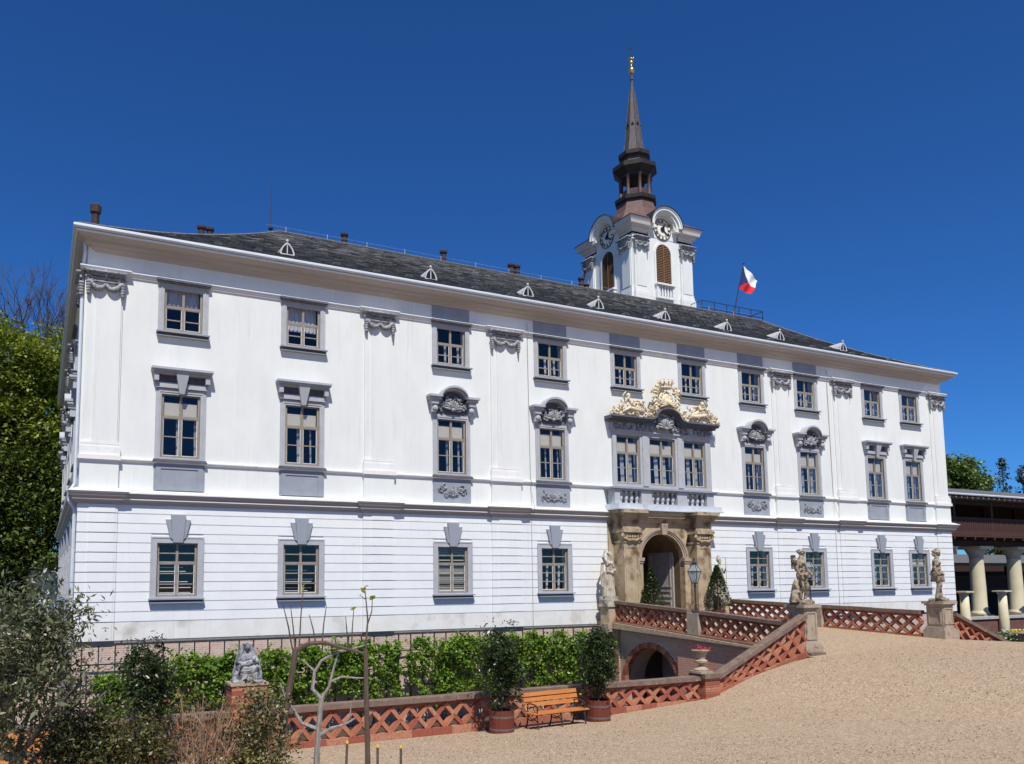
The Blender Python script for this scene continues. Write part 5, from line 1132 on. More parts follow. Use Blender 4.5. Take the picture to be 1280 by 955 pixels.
mb = MB(); mb.lathe([(.25, .12), (.22, .5), (.19, 1.05)], 14, (0, .02, 0), 0, .75); folds(mb, 8, (0, 0), (0, 0), .18, .26, 1.1, .14, 16); mb.tube([(.22, .1, 1.5), (.3, .12, 1.0), (.3, .1, .3)], [.06, .08, .07], 8); remesh(mb, .018, 'statue_pale', 'drapery', g)
MB().tube([(.26, -.2, .12), (.28, -.17, 1.95)], [.018, .016], 6).build('staff', 'statue_pale', g)
# 5 seated veiled woman with a child
g = thing('stone_statue', 'small grey statue of a seated veiled woman holding a child, before the vines', 'statue', (3.28, -11.32, -.30), -.1, 'baroque stone statues')
mb = MB(); mb.box(-.34, .34, -.27, .25, 0, .05); mb.lathe([(.33, .04), (.31, .16), (.27, .28), (.22, .36)], 18, (0, -.02, 0), 0, .78); mb.ell((0, -.10, .33), (.27, .18, .10), 14, 9); mb.ell((.0, .06, .50), (.165, .13, .22), 12, 9)
limb(mb, [(-.15, .05, .60), (-.22, -.04, .46), (-.10, -.20, .42)], [.06, .055, .04]); hand(mb, (-.10, -.2, .42), (1, -.2, 0), .7); limb(mb, [(.16, .05, .60), (.21, -.06, .46), (.10, -.20, .45)], [.06, .055, .04]); hand(mb, (.10, -.2, .45), (-1, -.2, 0), .7)
for k in range(15):
    a = -3.0 + k * .21; mb.tube([(.22 * math.cos(a), -.02 + .17 * math.sin(a), .35), (.28 * math.cos(a + .05), -.02 + .22 * math.sin(a + .05), .2), (.335 * math.cos(a - .04), -.02 + .26 * math.sin(a - .04), .05)], [.014, .024, .026], 6)
for k in range(5): mb.tube([(-.24 + .05 * k, -.22, .30 - .03 * k), (0, -.27, .26 - .05 * k), (.24 - .03 * k, -.22, .36 - .03 * k)], [.014, .02, .014], 6)
head(mb, (.0, -.01, .76), -.2, .35, .80, 0); remesh(mb, .010, 'statue_grey', 'body', g, 2)
mb = MB()
for s_ in (-1, 1):
    mb.tube([(0, .0, .885), (s_ * .085, .0, .84), (s_ * .115, .02, .72), (s_ * .15, .03, .60), (s_ * .24, .03, .44), (s_ * .28, -.02, .28), (s_ * .30, -.04, .08)], [.035, .04, .04, .05, .05, .05, .05], 9)
    mb.tube([(s_ * .08, .06, .80), (s_ * .16, .10, .55), (s_ * .22, .12, .2)], [.06, .08, .10], 9)
mb.ell((0, .07, .78), (.10, .075, .115), 12, 9); mb.tube([(0, .10, .72), (0, .16, .4), (0, .18, .08)], [.11, .15, .16], 9)
remesh(mb, .012, 'statue_grey', 'veil', g, 4)
mb = MB(); mb.tube([(-.12, -.22, .42), (0, -.25, .44), (.08, -.24, .48)], [.05, .062, .05], 8); mb.ell((.12, -.24, .54), (.05, .055, .058), 10, 7); limb(mb, [(-.12, -.23, .41), (-.20, -.27, .36), (-.21, -.27, .28)], [.038, .03, .022]); remesh(mb, .009, 'statue_grey', 'child', g, 2)
# pedestals
def pedestal(label, x, y, zb, zt):
    g = thing('stone_pedestal', label, 'pedestal', (x, y, 0)); h = .31
    MB().box(-.42, .42, -.42, .42, zb - .3, zb + .34).build('base', 'pedestal_stone', g)
    MB().box(-.38, .38, -.38, .38, zb + .34, zb + .42).box(-.345, .345, -.345, .345, zb + .42, zb + .47).build('base_moulding', 'pedestal_stone', g)
    MB().box(-h, h, -h, h, zb + .47, zt - .16).build('shaft', 'pedestal_stone', g)
    for a in range(4):
        q = MB(); ring(q, -h + .06, h - .06, zb + .55, zt - .24, .05, -h - .025, -h); o = q.build('panel_frame', 'pedestal_stone', g); o.rotation_euler.z = a * PI / 2
    MB().box(-.36, .36, -.36, .36, zt - .16, zt - .10).box(-.42, .42, -.42, .42, zt - .10, zt).build('cap', 'pedestal_stone', g)
pedestal('square stone pedestal under the muscular statue at the top of the sloping parapet', 22.3, -10.68, -.62, 1.10)
pedestal('square stone pedestal under the helmeted statue, beside the courtyard edge', 29.35, -10.9, -.30, 1.10)
g = thing('stone_pedestal', 'ochre stone pedestal against the wall, left of the portal', 'pedestal', (21.86, -.72, 0))
MB().box(-.26, .26, -.3, .3, 0, .78).build('shaft', 'sandstone', g); MB().box(-.34, .34, -.36, .36, .78, .9).box(-.30, .30, -.33, .33, .9, 1.06).build('cap', 'statue_pale', g); MB().box(-.36, .36, -.36, .36, -.3, .04).build('base', 'pedestal_stone', g)
g = thing('stone_pedestal', 'ochre stone pedestal against the wall, right of the portal', 'pedestal', (28.62, -.62, 0))
MB().box(-.26, .26, -.3, .3, 0, .78).build('shaft', 'sandstone', g); MB().box(-.34, .34, -.36, .36, .78, 1.0).build('cap', 'statue_pale', g); MB().box(-.36, .36, -.36, .36, -.3, .1).build('base', 'pedestal_stone', g)
g = thing('brick_pier', 'low brick pier in the parapet under the seated veiled woman', 'pillar', (3.28, -11.32, 0))
for k in range(21):
    z = -1.95 + k * .078
    MB().box(-.40, .40, -.30, .30, z, z + .066).build('brick_row', 'brick_clay_%d' % (0, 2, 3, 1)[k % 4], g)
MB().box(-.38, .38, -.28, .28, -2, -.36).build('mortar_core', 'stone_grey', g); MB().box(-.43, .43, -.33, .33, -.355, -.30).build('cap', 'pedestal_stone', g)
# ================================================================== LAMPS
def lamp(label, x, y, z):
    g = thing('street_lamp', label, 'lamp', (x, y, z), .4, 'lamps on the bridge balustrades')
    MB().lathe([(.13, 0), (.13, .05), (.06, .10), (.045, .3), (.03, .34), (.03, 1.0), (.05, 1.03), (.03, 1.06), (.035, 1.16)], 10).build('post', 'iron_dark', g)
    for a in range(4):
        q = MB(); q.tube([(.0, 0, .12), (.10, 0, .16), (.15, 0, .06), (.10, 0, .02)], .012, 5); o = q.build('scroll', 'iron_dark', g); o.rotation_euler.z = a * PI / 2
    q = MB(); lo, hi, mz = .09, .22, (1.18, 1.62)
    for a in range(4):
        c, s_ = math.cos(a * PI / 2 + PI / 4), math.sin(a * PI / 2 + PI / 4); q.tube([(lo * 1.3 * c, lo * 1.3 * s_, 1.18), (hi * 1.25 * c, hi * 1.25 * s_, 1.62), (.07 * c, .07 * s_, 1.92)], .014, 5)
    hi2 = hi * .884; q.tube([(-hi2, -hi2, 1.62), (hi2, -hi2, 1.62), (hi2, hi2, 1.62), (-hi2, hi2, 1.62), (-hi2, -hi2, 1.62)], .018, 5); q.box(-.1, .1, -.1, .1, 1.15, 1.19)
    q.lathe([(.09, 1.90), (.10, 1.97), (.05, 2.02), (.03, 2.10), (.05, 2.12), (.01, 2.18)], 8); q.build('lantern_frame', 'iron_dark', g)
    for a in range(4):
        q = MB(); l2, h2 = lo * .90, hi * .87; q.add([(-l2, -l2, 1.19), (l2, -l2, 1.19), (h2, -h2, 1.61), (-h2, -h2, 1.61)], [(0, 1, 2, 3)]); o = q.build('pane', 'lantern_glass', g); o.rotation_euler.z = a * PI / 2
        q = MB(); q.add([(-h2, -h2, 1.63), (h2, -h2, 1.63), (.05, -.05, 1.9), (-.05, -.05, 1.9)], [(0, 1, 2, 3)]); o = q.build('top_pane', 'lantern_glass', g); o.rotation_euler.z = a * PI / 2
    MB().lathe([(.02, 1.2), (.03, 1.4), (.015, 1.5)], 7).build('burner', 'white_paint', g)
def lanternglass():
    m = bpy.data.materials.new('lantern_glass'); m.use_nodes = True; t = m.node_tree; t.nodes.remove(t.nodes['Principled BSDF'])
    tr = t.nodes.new('ShaderNodeBsdfTransparent'); tr.inputs[0].default_value = (.88, .93, .93, 1); gl = t.nodes.new('ShaderNodeBsdfGlossy'); gl.inputs['Roughness'].default_value = .15
    df = t.nodes.new('ShaderNodeBsdfDiffuse'); df.inputs[0].default_value = (.62, .72, .74, 1)
    m1 = t.nodes.new('ShaderNodeMixShader'); m1.inputs[0].default_value = .35; t.links.new(tr.outputs[0], m1.inputs[1]); t.links.new(df.outputs[0], m1.inputs[2])
    m2 = t.nodes.new('ShaderNodeMixShader'); m2.inputs[0].default_value = .15; t.links.new(m1.outputs[0], m2.inputs[1]); t.links.new(gl.outputs[0], m2.inputs[2]); t.links.new(m2.outputs[0], t.nodes['Material Output'].inputs[0]); MATS['lantern_glass'] = m
lanternglass()
lamp('black iron lantern on the left balustrade, in front of the portal pier', 22.05, -5.9, .66)
lamp('black iron lantern partly hidden behind the muscular statue', 29.05, -5.45, .82)
# ================================================================== BENCHES AND TUBS
def bench(label, x, y, rz):
    g = thing('park_bench', label, 'bench', (x, y, gz(x, y)), rz, 'park benches along the parapet'); g.scale = (.93,) * 3; g.rotation_euler = (0, math.atan((gz(x + 1, y) - gz(x - 1, y)) / -2.0), rz)
    for k in range(4):
        MB().box(-.92, .92, -.42 + k * .125, -.42 + k * .125 + .10, .425 - .006 * k, .46 - .006 * k).build('seat_slat', 'bench_varnish', g)
    for k in range(3):
        o = MB().box(-.92, .92, -.018, .018, -.055, .055).build('back_slat', 'bench_varnish', g, (0, .13 + .035 * k, .62 + .135 * k)); o.rotation_euler.x = -.26
    for sx in (-.78, 0, .78):
        q = MB(); X = sx
        q.tube([(X, -.46, 0), (X, -.41, .12), (X, -.40, .26), (X, -.36, .40)], [.026, .022, .022, .026], 6); q.tube([(X, .20, 0), (X, .12, .18), (X, .07, .40), (X, .14, .62), (X, .25, .95)], [.026, .022, .024, .022, .018], 6)
        q.tube([(X, -.40, .405), (X, .08, .385)], .024, 6); q.tube([(X, -.39, .22), (X, -.2, .30), (X, -.05, .22), (X, .09, .24)], .015, 5); q.tube([(X, -.35, .36), (X, -.15, .22), (X, .05, .36)], .013, 5)
        if sx: q.tube([(X, .14, .64), (X, -.05, .68), (X, -.30, .67), (X, -.42, .60), (X, -.40, .52), (X, -.34, .40)], .02, 6); q.tube([(X, -.3, .66), (X, -.18, .55), (X, -.28, .48)], .013, 5)
        q.build('iron_support', 'iron_dark', g)
bench('orange slatted bench on black iron legs between two tubbed laurels', 11.05, -12.25, 0)
bench('orange slatted bench half hidden behind the olive tree and dark bush', -1.35, -12.3, 0)
def tub(label, x, y, r=.32, h=.58):
    z = gz(x, y); g = thing('wooden_tub', label, 'plant tub', (x, y, z - .02), 0, 'wooden plant tubs beside the bench')
    for k in range(18):
        a = 2 * PI * k / 18; o = MB().hexa([(-.052, -.012, 0), (.052, -.012, 0), (.052, .012, 0), (-.052, .012, 0), (-.058, -.012, h), (.058, -.012, h), (.058, .012, h), (-.058, .012, h)]).build('stave', 'tub_wood', g, (r * .93 * math.cos(a), r * .93 * math.sin(a), 0)); o.rotation_euler = (0, 0, a + PI / 2)
    MB().lathe([(r * .88, .02), (r * .9, h - .06)], 18).build('soil', 'soil', g)
    for z0 in (.10, .40): MB().lathe([(r * .985, z0), (r * .99, z0 + .05)], 24).build('hoop', 'hoop_metal', g)
def shrub_in_tub(label, x, y, w_, h, seed, zb=.5):
    z = gz(x, y) + zb; g = thing('laurel_shrub', label, 'shrub', (x, y, z), 0, 'laurels beside the bench'); rg = random.Random(seed)
    q = MB(); q.tube([(0, 0, -.05), (.02, .01, h * .5), (0, 0, h * .85)], [.03, .022, .01], 6)
    C, P = clumps(seed, (0, 0, h * .54), (w_ * .45, w_ * .45, h * .48), 125, 50, .085, .3, 1.2, .06)
    for c in C[:22]: q.tube([(0, 0, max(.1, c[2] - .35)), (c[0] * .6, c[1] * .6, c[2] - .1), tuple(c)], [.012, .008, .004], 4)
    q.build('trunk', 'bark_brown', g); leaves('crown', P, .085, seed, 'leaf_laurel', g, .3, .42)
tub('reddish wooden tub with metal hoops left of the bench', 9.43, -12.35); shrub_in_tub('dark laurel shrub in the tub left of the orange bench', 9.43, -12.35, 1.1, 2.15, 11)
tub('reddish wooden tub with metal hoops right of the bench', 12.45, -12.3); shrub_in_tub('dark laurel shrub in the tub right of the orange bench', 12.45, -12.3, 1.1, 1.95, 12)
def cone_tree(label, x, y, z, r, h, seed):
    g = thing('clipped_laurel', label, 'topiary', (x, y, z), 0, 'clipped cones beside the portal'); rg = np.random.default_rng(seed); N = 3600
    t = rg.random(N) ** .7; a = rg.random(N) * 2 * PI; rr = r * np.minimum(1, (1 - t) * 1.05 + .10) * (1 - .35 * rg.random(N) ** 2) * (1 + .10 * np.sin(a * 5 + t * 9) + .07 * rg.normal(size=N)); P = np.stack([rr * np.cos(a), rr * np.sin(a), .45 + t * (h - .45)], 1)
    leaves('crown', P, .085, seed, 'leaf_laurel', g, .4, .5); MB().tube([(0, 0, .2), (0, 0, h * .8)], [.04, .015], 6).build('trunk', 'bark_brown', g)
    MB().lathe([(.26, 0), (.30, .42), (.27, .42)], 14).build('pot', 'tub_wood', g)
cone_tree('clipped laurel cone standing in the portal opening', 23.95, -1.15, .12, .58, 2.35, 21)
cone_tree('clipped laurel cone right of the portal beside the staff statue', 27.85, -1.25, .12, .66, 2.50, 22)
# ================================================================== TRELLIS AND VINES
g = thing('trellis', 'dark wooden trellis along the brick foundation below the white wall', 'trellis', (0, -.55, 0))
for i in range(42):
    x = .25 + i * .52; MB().box(-.02, .02, -.02, .02, -3.55, -.10).build('post', 'iron_dark', g, (x, 0, 0))
for z in (-.10, -.74, -1.4, -2.1): MB().box(.1, 21.8, -.055, -.022, z - .025, z + .025).build('rail', 'iron_dark', g)
VN = [(1.25, .5, -1.05, 'dark young vine at the left end of the trellis'), (4.1, 1.35, -.42, 'green climbing vine behind the seated statue'), (7.3, 1.5, -.36, 'green climbing vine right of the seated statue'), (10.2, 1.35, -.28, 'green climbing vine behind the bare pale tree'), (13.3, 1.3, -.16, 'green climbing vine behind the tall thin stem'), (16.0, 1.45, -.26, 'green climbing vine between the two tubbed laurels'), (19.0, 1.6, -.22, 'green climbing vine behind the right tubbed laurel'), (21.0, .75, -.40, 'green climbing vine in the corner beside the bridge')]
for i, (x, hw, top, lb) in enumerate(VN):
    g = thing('climbing_vine', lb, 'vine', (x, -.8, -3.5), 0, 'vines climbing the trellis'); rg = np.random.default_rng(60 + i)
    nc = int(112 * hw); H = top + 3.5; C = np.stack([rg.uniform(-hw, hw, nc), rg.normal(size=nc) * .14 - .12, H * (.12 + .87 * rg.random(nc) ** .50)], 1)
    C[:, 2] -= .20 * np.abs(np.sin(C[:, 0] * 2.1 + i)) * (C[:, 2] > H * .75)
    P = (C[:, None, :] + rg.normal(size=(nc, 40, 3)) * (rg.uniform(.06, .16, (nc, 1, 1)) * [1, .8, .95])).reshape(-1, 3)
    leaves('foliage', P, .115, 70 + i, 'leaf_vine', g, .15, .8)
    q = MB()
    for k in range(5):
        a = rg.uniform(-hw * .6, hw * .6); q.tube([(a * .3, 0, 0), (a * .6, -.05, H * .35), (a, .03, H * .8)], [.025, .018, .008], 5)
    q.build('stem', 'bark_brown', g)
# ================================================================== PLANTS IN FRONT
def branchy(mb, p, d, ln, r, depth, rg, spread=.5, nk=3, tips=None, up=.15, shrink=.68):
    p = Vector(p); d = Vector(d).normalized(); e = p + d * ln; m = p + d * ln * .5 + Vector((rg.uniform(-1, 1), rg.uniform(-1, 1), rg.uniform(-1, 1))) * ln * .06
    mb.tube([p, m, e], [r, r * .8, r * .6], 5 if r > .012 else 3)
    if tips is not None: tips.append((e, depth))
    if depth <= 0: return
    for k in range(nk):
        nd = d + Vector((rg.uniform(-1, 1), rg.uniform(-1, 1), rg.uniform(-.6, 1))) * spread + Vector((0, 0, up))
        q = p.lerp(e, rg.uniform(.55, 1.0)) if k else e
        branchy(mb, q, nd, ln * rg.uniform(shrink - .12, shrink + .1), r * .6, depth - 1, rg, spread, nk, tips, up, shrink)
# olive tree at the left edge
g = thing('olive_tree', 'grey green olive like tree with pale branches at the left edge', 'tree', (-1.22, -19.3, -1.05)); rg = random.Random(8); q = MB(); tips = []
q.tube([(0, 0, -.1), (.03, .02, .5), (-.02, -.05, 1.05)], [.085, .07, .06], 8)
for a, z in ((-1.0, .95), (.5, 1.0), (1.3, 1.05), (2.6, .9), (-2.2, 1.0), (.1, .75)): branchy(q, (-.02, -.05, z), (math.cos(a) * .8, math.sin(a) * .55, .85), .55, .038, 3, rg, .55, 2, tips)
q.build('trunk', 'bark_pale', g)
C, P = clumps(31, (-.34, -.5, 2.24), (1.0, .80, .88), 200, 58, .11, .35, .9)
P2 = np.array([np.array(t[0]) + rg_ for t in tips for rg_ in np.random.default_rng(2).normal(size=(16, 3)) * .10]); leaves('crown', np.vstack([P, P2]), .078, 31, 'leaf_olive', g, .1, .30)
C, P = clumps(37, (.15, -.2, 1.25), (.75, .6, .38), 36, 40, .10, .3, .8); leaves('lower_foliage', P, .07, 37, 'leaf_olive', g, .1, .32)
def bush(name, label, x, y, top, rx, ry, seed, mat, nc, per, size, aspect=.5, stems=16, stem_mat='bark_brown', shell=.35, spread=.1):
    z = gz(x, y); g = thing(name, label, 'bush', (x, y, z)); H = top - z; rg = random.Random(seed); q = MB()
    for k in range(stems):
        a = rg.uniform(0, 2 * PI); r = rg.random() ** .5; ex, ey = rx * r * math.cos(a), ry * r * math.sin(a); hz = H * (.98 - .35 * r * r) * rg.uniform(.8, 1.04)
        q.tube([(ex * .25, ey * .25, -.05), (ex * .6 + rg.uniform(-.05, .05), ey * .6, hz * .5), (ex, ey, hz)], [.014, .009, .004], 4)
        for j in range(4):
            t = rg.uniform(.4, .95); b = Vector((ex * t, ey * t, hz * t)); q.tube([b, b + Vector((rg.uniform(-.16, .16), rg.uniform(-.16, .16), rg.uniform(.08, .26)))], [.006, .0025], 3)
    q.build('stems', stem_mat, g); C, P = clumps(seed, (0, 0, H * .52), (rx, ry, H * .47), nc, per, spread, shell, 1.0, .05); leaves('foliage', P, size, seed, mat, g, .25, aspect); return g
bush('dark_shrub', 'dense brownish green rounded bush in the lower left corner', -.30, -19.4, .50, .78, .55, 41, 'leaf_box', 230, 80, .05, .5)
bush('twiggy_shrub', 'bronze twiggy shrub with bare stems left of the variegated bush', .82, -19.55, .72, .52, .48, 42, 'leaf_bronze', 90, 22, .042, .45, 60, 'twig_tan', .3, .09)
bush('variegated_shrub', 'dark bush flecked with cream leaves beside the leaning brown trunk', 1.58, -19.45, .60, .44, .45, 43, 'leaf_variegated', 120, 48, .055, .5, 20, 'twig_tan')
bush('low_shrub', 'low yellow green tuft at the foot of the variegated bush', 1.25, -20.0, -.28, .30, .26, 44, 'leaf_fresh', 40, 26, .06, .4, 10)
tub('wooden tub half hidden behind the dark bush on the left', 1.0, -12.35); shrub_in_tub('dark laurel shrub on the left, in front of the trellis end', 1.0, -12.35, 1.25, 2.1, 13)
tub('wooden tub behind the olive tree at the left edge', -3.2, -12.4); shrub_in_tub('dark laurel shrub behind the olive tree at the left edge', -3.2, -12.4, 1.25, 1.9, 14)
CP = np.array([-1.0739, -30.3302, 1.9798]); FV, RV, UV = np.array(cf), np.array(cr), np.array(cu)
# the two bare espalier trees stand about 11 m off; their shapes are given as real points (metres) from their feet
g = thing('espalier_tree', 'leaning brown espalier trunk with a horizontal limb and upright shoots', 'tree', (1.93, -19.28, -1.05)); q = MB()
q.tube([(-.10, .03, -.05), (-.03, 0, .6), (.06, -.06, 1.35), (.16, -.12, 2.12)], [.058, .05, .045, .045], 8)
q.tube([(.16, -.12, 2.10), (.32, -.2, 2.19), (.52, -.3, 2.20), (.72, -.40, 2.13), (1.0, -.52, 2.05)], [.04, .032, .027, .023, .018], 7)
for x, z, dx, h in ((.12, 2.1, -.16, .66), (.15, 2.12, -.08, .60), (.2, 2.14, .05, .84), (.10, 2.2, -.10, .42), (.40, 2.2, -.10, .38), (.48, 2.2, .05, .50), (.80, 2.1, -.05, .45), (.84, 2.1, .02, .54)):
    y = -.12 - (x - .16) * .5; q.tube([(x, y, z), (x + dx * .4, y, z + h * .5), (x + dx, y - .02, z + h)], [.012, .009, .005], 5)
q.build('trunk', 'bark_brown', g)
leaves('leaf', np.array([[.25, -.14, 2.97], [.26, -.14, 3.0], [.24, -.15, 2.93], [.86, -.45, 2.64], [.87, -.46, 2.66], [.84, -.45, 2.65]]), .075, 5, 'leaf_fresh', g, .2, .5)
g = thing('espalier_tree', 'bare pale grey branching tree in the middle foreground', 'tree', (2.38, -19.45, -1.0)); q = MB()
def br(pts, r0, r1): q.tube([(a, -.45 * a + b, c) for a, b, c in pts], [r0 + (r1 - r0) * i / (len(pts) - 1) for i in range(len(pts))], 7)
br([(-.02, 0, -.1), (.0, 0, .5), (.02, 0, .95), (.04, .0, 1.22), (.06, .02, 1.40)], .048, .032)
br([(.02, 0, .98), (-.18, .02, 1.06), (-.30, .0, 1.26), (-.40, -.02, 1.42), (-.46, 0, 1.60)], .030, .012)
br([(.03, 0, .9), (.18, -.02, 1.0), (.34, 0, 1.04), (.48, .02, 1.12)], .030, .010)
br([(.06, .02, 1.38), (-.06, 0, 1.52), (-.03, .02, 1.74), (.05, 0, 1.90), (.24, -.02, 2.02), (.42, 0, 2.05), (.64, 0, 2.12)], .030, .013)
br([(.06, .02, 1.38), (.15, .02, 1.54), (.20, 0, 1.78), (.26, 0, 2.02)], .027, .012); br([(-.03, .02, 1.76), (-.20, .0, 1.92), (-.26, 0, 1.98)], .015, .008)
br([(.18, .01, 1.62), (.30, 0, 1.68), (.5, .02, 1.66), (.66, 0, 1.66)], .018, .008); br([(.0, 0, .6), (-.06, .0, .62)], .02, .02)
br([(-.32, 0, 1.3), (-.42, .05, 1.26), (-.55, .1, 1.34)], .014, .006); br([(.35, 0, 1.05), (.42, .03, 1.18), (.44, .05, 1.32)], .012, .005)
q.build('trunk', 'bark_grey', g)
g = thing('young_tree', 'tall thin stem with a few yellow leaves at its tip', 'tree', (2.98, -19.8, -1.05)); q = MB()
q.tube([(.02, 0, -.1), (.0, 0, .8), (-.02, .0, 1.6), (-.03, 0, 2.1)], [.042, .036, .034, .028], 7); q.tube([(-.03, 0, 2.1), (.0, .0, 2.5), (-.04, 0, 2.9)], [.016, .012, .006], 5); q.tube([(.0, 0, 2.45), (.05, -.02, 2.62), (.06, -.02, 2.82)], [.010, .008, .005], 5); q.tube([(-.03, 0, 2.78), (-.12, 0, 2.84)], [.007, .004], 4)
q.build('trunk', 'bark_brown', g); leaves('leaf', np.array([[-.05, 0, 2.93], [-.02, 0, 2.96], [-.07, 0, 2.9], [-.04, .02, 2.92], [-.11, 0, 2.84], [.06, -.02, 2.8]]), .10, 6, 'leaf_fresh', g, .2, .5)
for k, (x, y, lb) in enumerate(((2.42, -20.5, 'thin dark stake left of the tall thin stem, leaning slightly'), (2.80, -20.62, 'thin dark stake just right of the tall thin stem'), (3.06, -20.75, 'thin dark stake, the rightmost of the three stakes'))):
    g = thing('plant_stake', lb, 'stake', (x, y, gz(x, y)), 0, 'plant stakes in the foreground'); top = -.03 - gz(x, y) + (.0, -.06, -.07)[k]
    MB().tube([(-.02 if k == 0 else 0, 0, -.1), (.02 if k == 0 else 0, 0, top)], .016, 6).build('stem', 'bark_brown', g); MB().tube([(.02 if k == 0 else 0, 0, top), (.02 if k == 0 else 0, 0, top + .03)], .017, 6).build('tip', 'petal_yellow', g)
# ================================================================== TREES
def tree(name, label, x, y, z0, top, rx, rz, seed, mat, nc=90, per=80, size=.26, tr=.3, spread=.75, group=None, shell=.45, cz=None):
    g = thing(name, label, 'tree', (x, y, z0), 0, group); H = top - z0; c = H - rz if cz is None else cz - z0; rg = random.Random(seed)
    C, P = clumps(seed, (0, 0, c), (rx, rx, rz), nc, per, spread, shell, .7)
    q = MB(); q.tube([(0, 0, -.4), (.1, .05, c * .5), (0, 0, c + rz * .4)], [tr, tr * .75, tr * .2], 8)
    for p in C[::6]: q.tube([(0, 0, max(c * .5, p[2] - rz * .7)), (p[0] * .5, p[1] * .5, p[2] - rz * .2), tuple(p)], [tr * .3, tr * .2, tr * .05], 5)
    q.build('trunk', 'bark_brown', g); leaves('crown', P, size, seed, mat, g, .35, .6); return g
def hz(x, y): return -3.8 + 22 * (1 - math.exp(-max(0, y - 36) / 60)) * min(1, max(0, (9.5 - x) / 16))
for i, (x, y, top, rx, rz, mt, lb) in enumerate([
    (-4.6, 36, 21.4, 4.6, 7.0, 'leaf_wood', 'tall fresh green tree at the left edge behind the palace'), (-.8, 39, 21.0, 4.2, 6.6, 'leaf_wood', 'bright green tree touching the left end of the palace'),
    (-1.8, 34, 12.5, 3.2, 6.2, 'leaf_wood_dark', 'dark green tree low against the left end of the palace'), (-6.2, 33, 12.5, 3.8, 6.0, 'leaf_wood_dark', 'dark green tree low at the left edge, under the tall one'),
    (-12, 40, 17, 5, 7, 'leaf_wood', 'green tree beyond the left edge, farther from the palace'), (-9.5, 52, 21, 5, 7, 'leaf_wood_dark', 'dark tree on the hillside behind the tall green one')]):
    tree('leafy_tree', lb, x, y, hz(x, y), top, rx, rz, 80 + i, mt, 190, 170, .27, .35, .60, 'trees at the left end of the palace')
for x, y, t, sd in ((-4.4, 62, 33.0, 5), (-.9, 66, 31.0, 6)):
    g = thing('bare_tree', 'bare twiggy tree rising over the green trees, ' + ('at the left edge' if sd == 5 else 'next to the palace cornice'), 'tree', (x, y, hz(x, y)), 0, 'bare trees on the hillside'); q = MB(); rg = random.Random(sd); H = t - hz(x, y)
    q.tube([(0, 0, -.3), (.1, 0, H * .45)], [.32, .2], 7)
    for k in range(11): branchy(q, (.1, 0, H * (.36 + .014 * k)), (math.cos(k * 2.4) * .75, math.sin(k * 2.4) * .75, .9), H * .205, .17, 5, rg, .50, 3, None, .12, .70)
    q.build('branches', 'bark_brown', g)
for i, (x, y, top, rx, rz, mt, lb) in enumerate([(99.5, 31.5, 17.4, 2.6, 4.6, 'leaf_far', 'light green tree right beside the palace end, behind the gallery'), (103.2, 31.5, 16.2, 2.0, 4.4, 'leaf_far', 'light green tree behind the gallery, left of the firs'),
    (95, 36, 12, 4, 6, 'leaf_wood', 'low green tree behind the gallery next to the palace'), (103, 26, 11, 4.5, 6, 'leaf_wood_dark', 'low dark tree behind the gallery, below the firs'), (112, 22, 12, 5, 6.5, 'leaf_wood_dark', 'low dark tree behind the gallery beyond the right edge')]):
    tree('leafy_tree', lb, x, y, -3.7, top, rx, rz, 100 + i, mt, 130, 70, .40, .3, .5, 'trees behind the gallery')
def fir(label, x, y, top, r, seed):
    g = thing('fir_tree', label, 'tree', (x, y, -3.7), 0, 'firs behind the gallery'); H = top + 3.7; rg = np.random.default_rng(seed); P = []
    q = MB(); q.tube([(0, 0, -.3), (0, 0, H)], [.3, .03], 6)
    for k in range(130):
        t = rg.random(); z = H * (.15 + .85 * t); L_ = r * (1 - t) ** .75 * rg.uniform(.75, 1.1) + .25; a = rg.uniform(0, 6.283); e = np.array([L_ * math.cos(a), L_ * math.sin(a), z + L_ * rg.uniform(-.2, .25)])
        q.tube([(0, 0, z), tuple(e)], [.04, .015], 3)
        for u in np.linspace(.25, 1.05, 14): P.append(np.array([0, 0, z]) * (1 - u) + e * u + rg.normal(size=3) * .16)
    q.build('trunk', 'bark_brown', g); leaves('crown', P, .34, seed, 'leaf_fir', g, .3, .45)
fir('dark fir tree behind the gallery, the left of three', 108.2, 30.2, 17.0, 2.3, 1); fir('dark fir tree behind the gallery, at the right edge', 110.6, 29.2, 16.2, 2.4, 2); fir('short dark fir tree between the light green trees and the tall firs', 106.6, 31.0, 14.6, 1.8, 3)
# ================================================================== GALLERY ON THE RIGHT
g = thing('wooden_gallery', 'two storey dark wooden gallery on cream columns right of the palace', 'building', (0, 0, 0))
cm = MB().lathe([(.60, -.62), (.60, -.5), (.53, -.44), (.49, -.3), (.48, 1.2), (.435, 3.3), (.435, 3.5)], 24).mesh('column', 'column_cream', True)
cc = MB().lathe([(.44, 3.3), (.46, 3.36), (.44, 3.42), (.46, 3.5), (.68, 3.92), (.72, 3.96)], 24).mesh('capital', 'stone_grey', True); ca = MB().box(-.80, .80, -.80, .80, 3.96, 4.16).mesh('abacus', 'column_cream')
cb = MB().box(-.62, .62, -.62, .62, -2.6, -.62).mesh('pedestal', 'stone_grey')
for x in (54.1, 58.6, 63.1, 67.6, 72.1):
    o = put('column', cm, g, (x, 4.9, 0)); put('capital', cc, o); put('abacus', ca, o); put('pedestal', cb, o)
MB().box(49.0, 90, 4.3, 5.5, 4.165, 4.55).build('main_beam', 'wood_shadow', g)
rme = MB().box(-.06, .06, -.9, 5.2, 4.56, 4.72).mesh('joist', 'wood_brown'); rend = MB().box(-.05, .05, -.06, 0, 4.57, 4.71).mesh('joist_end', 'bench_varnish')
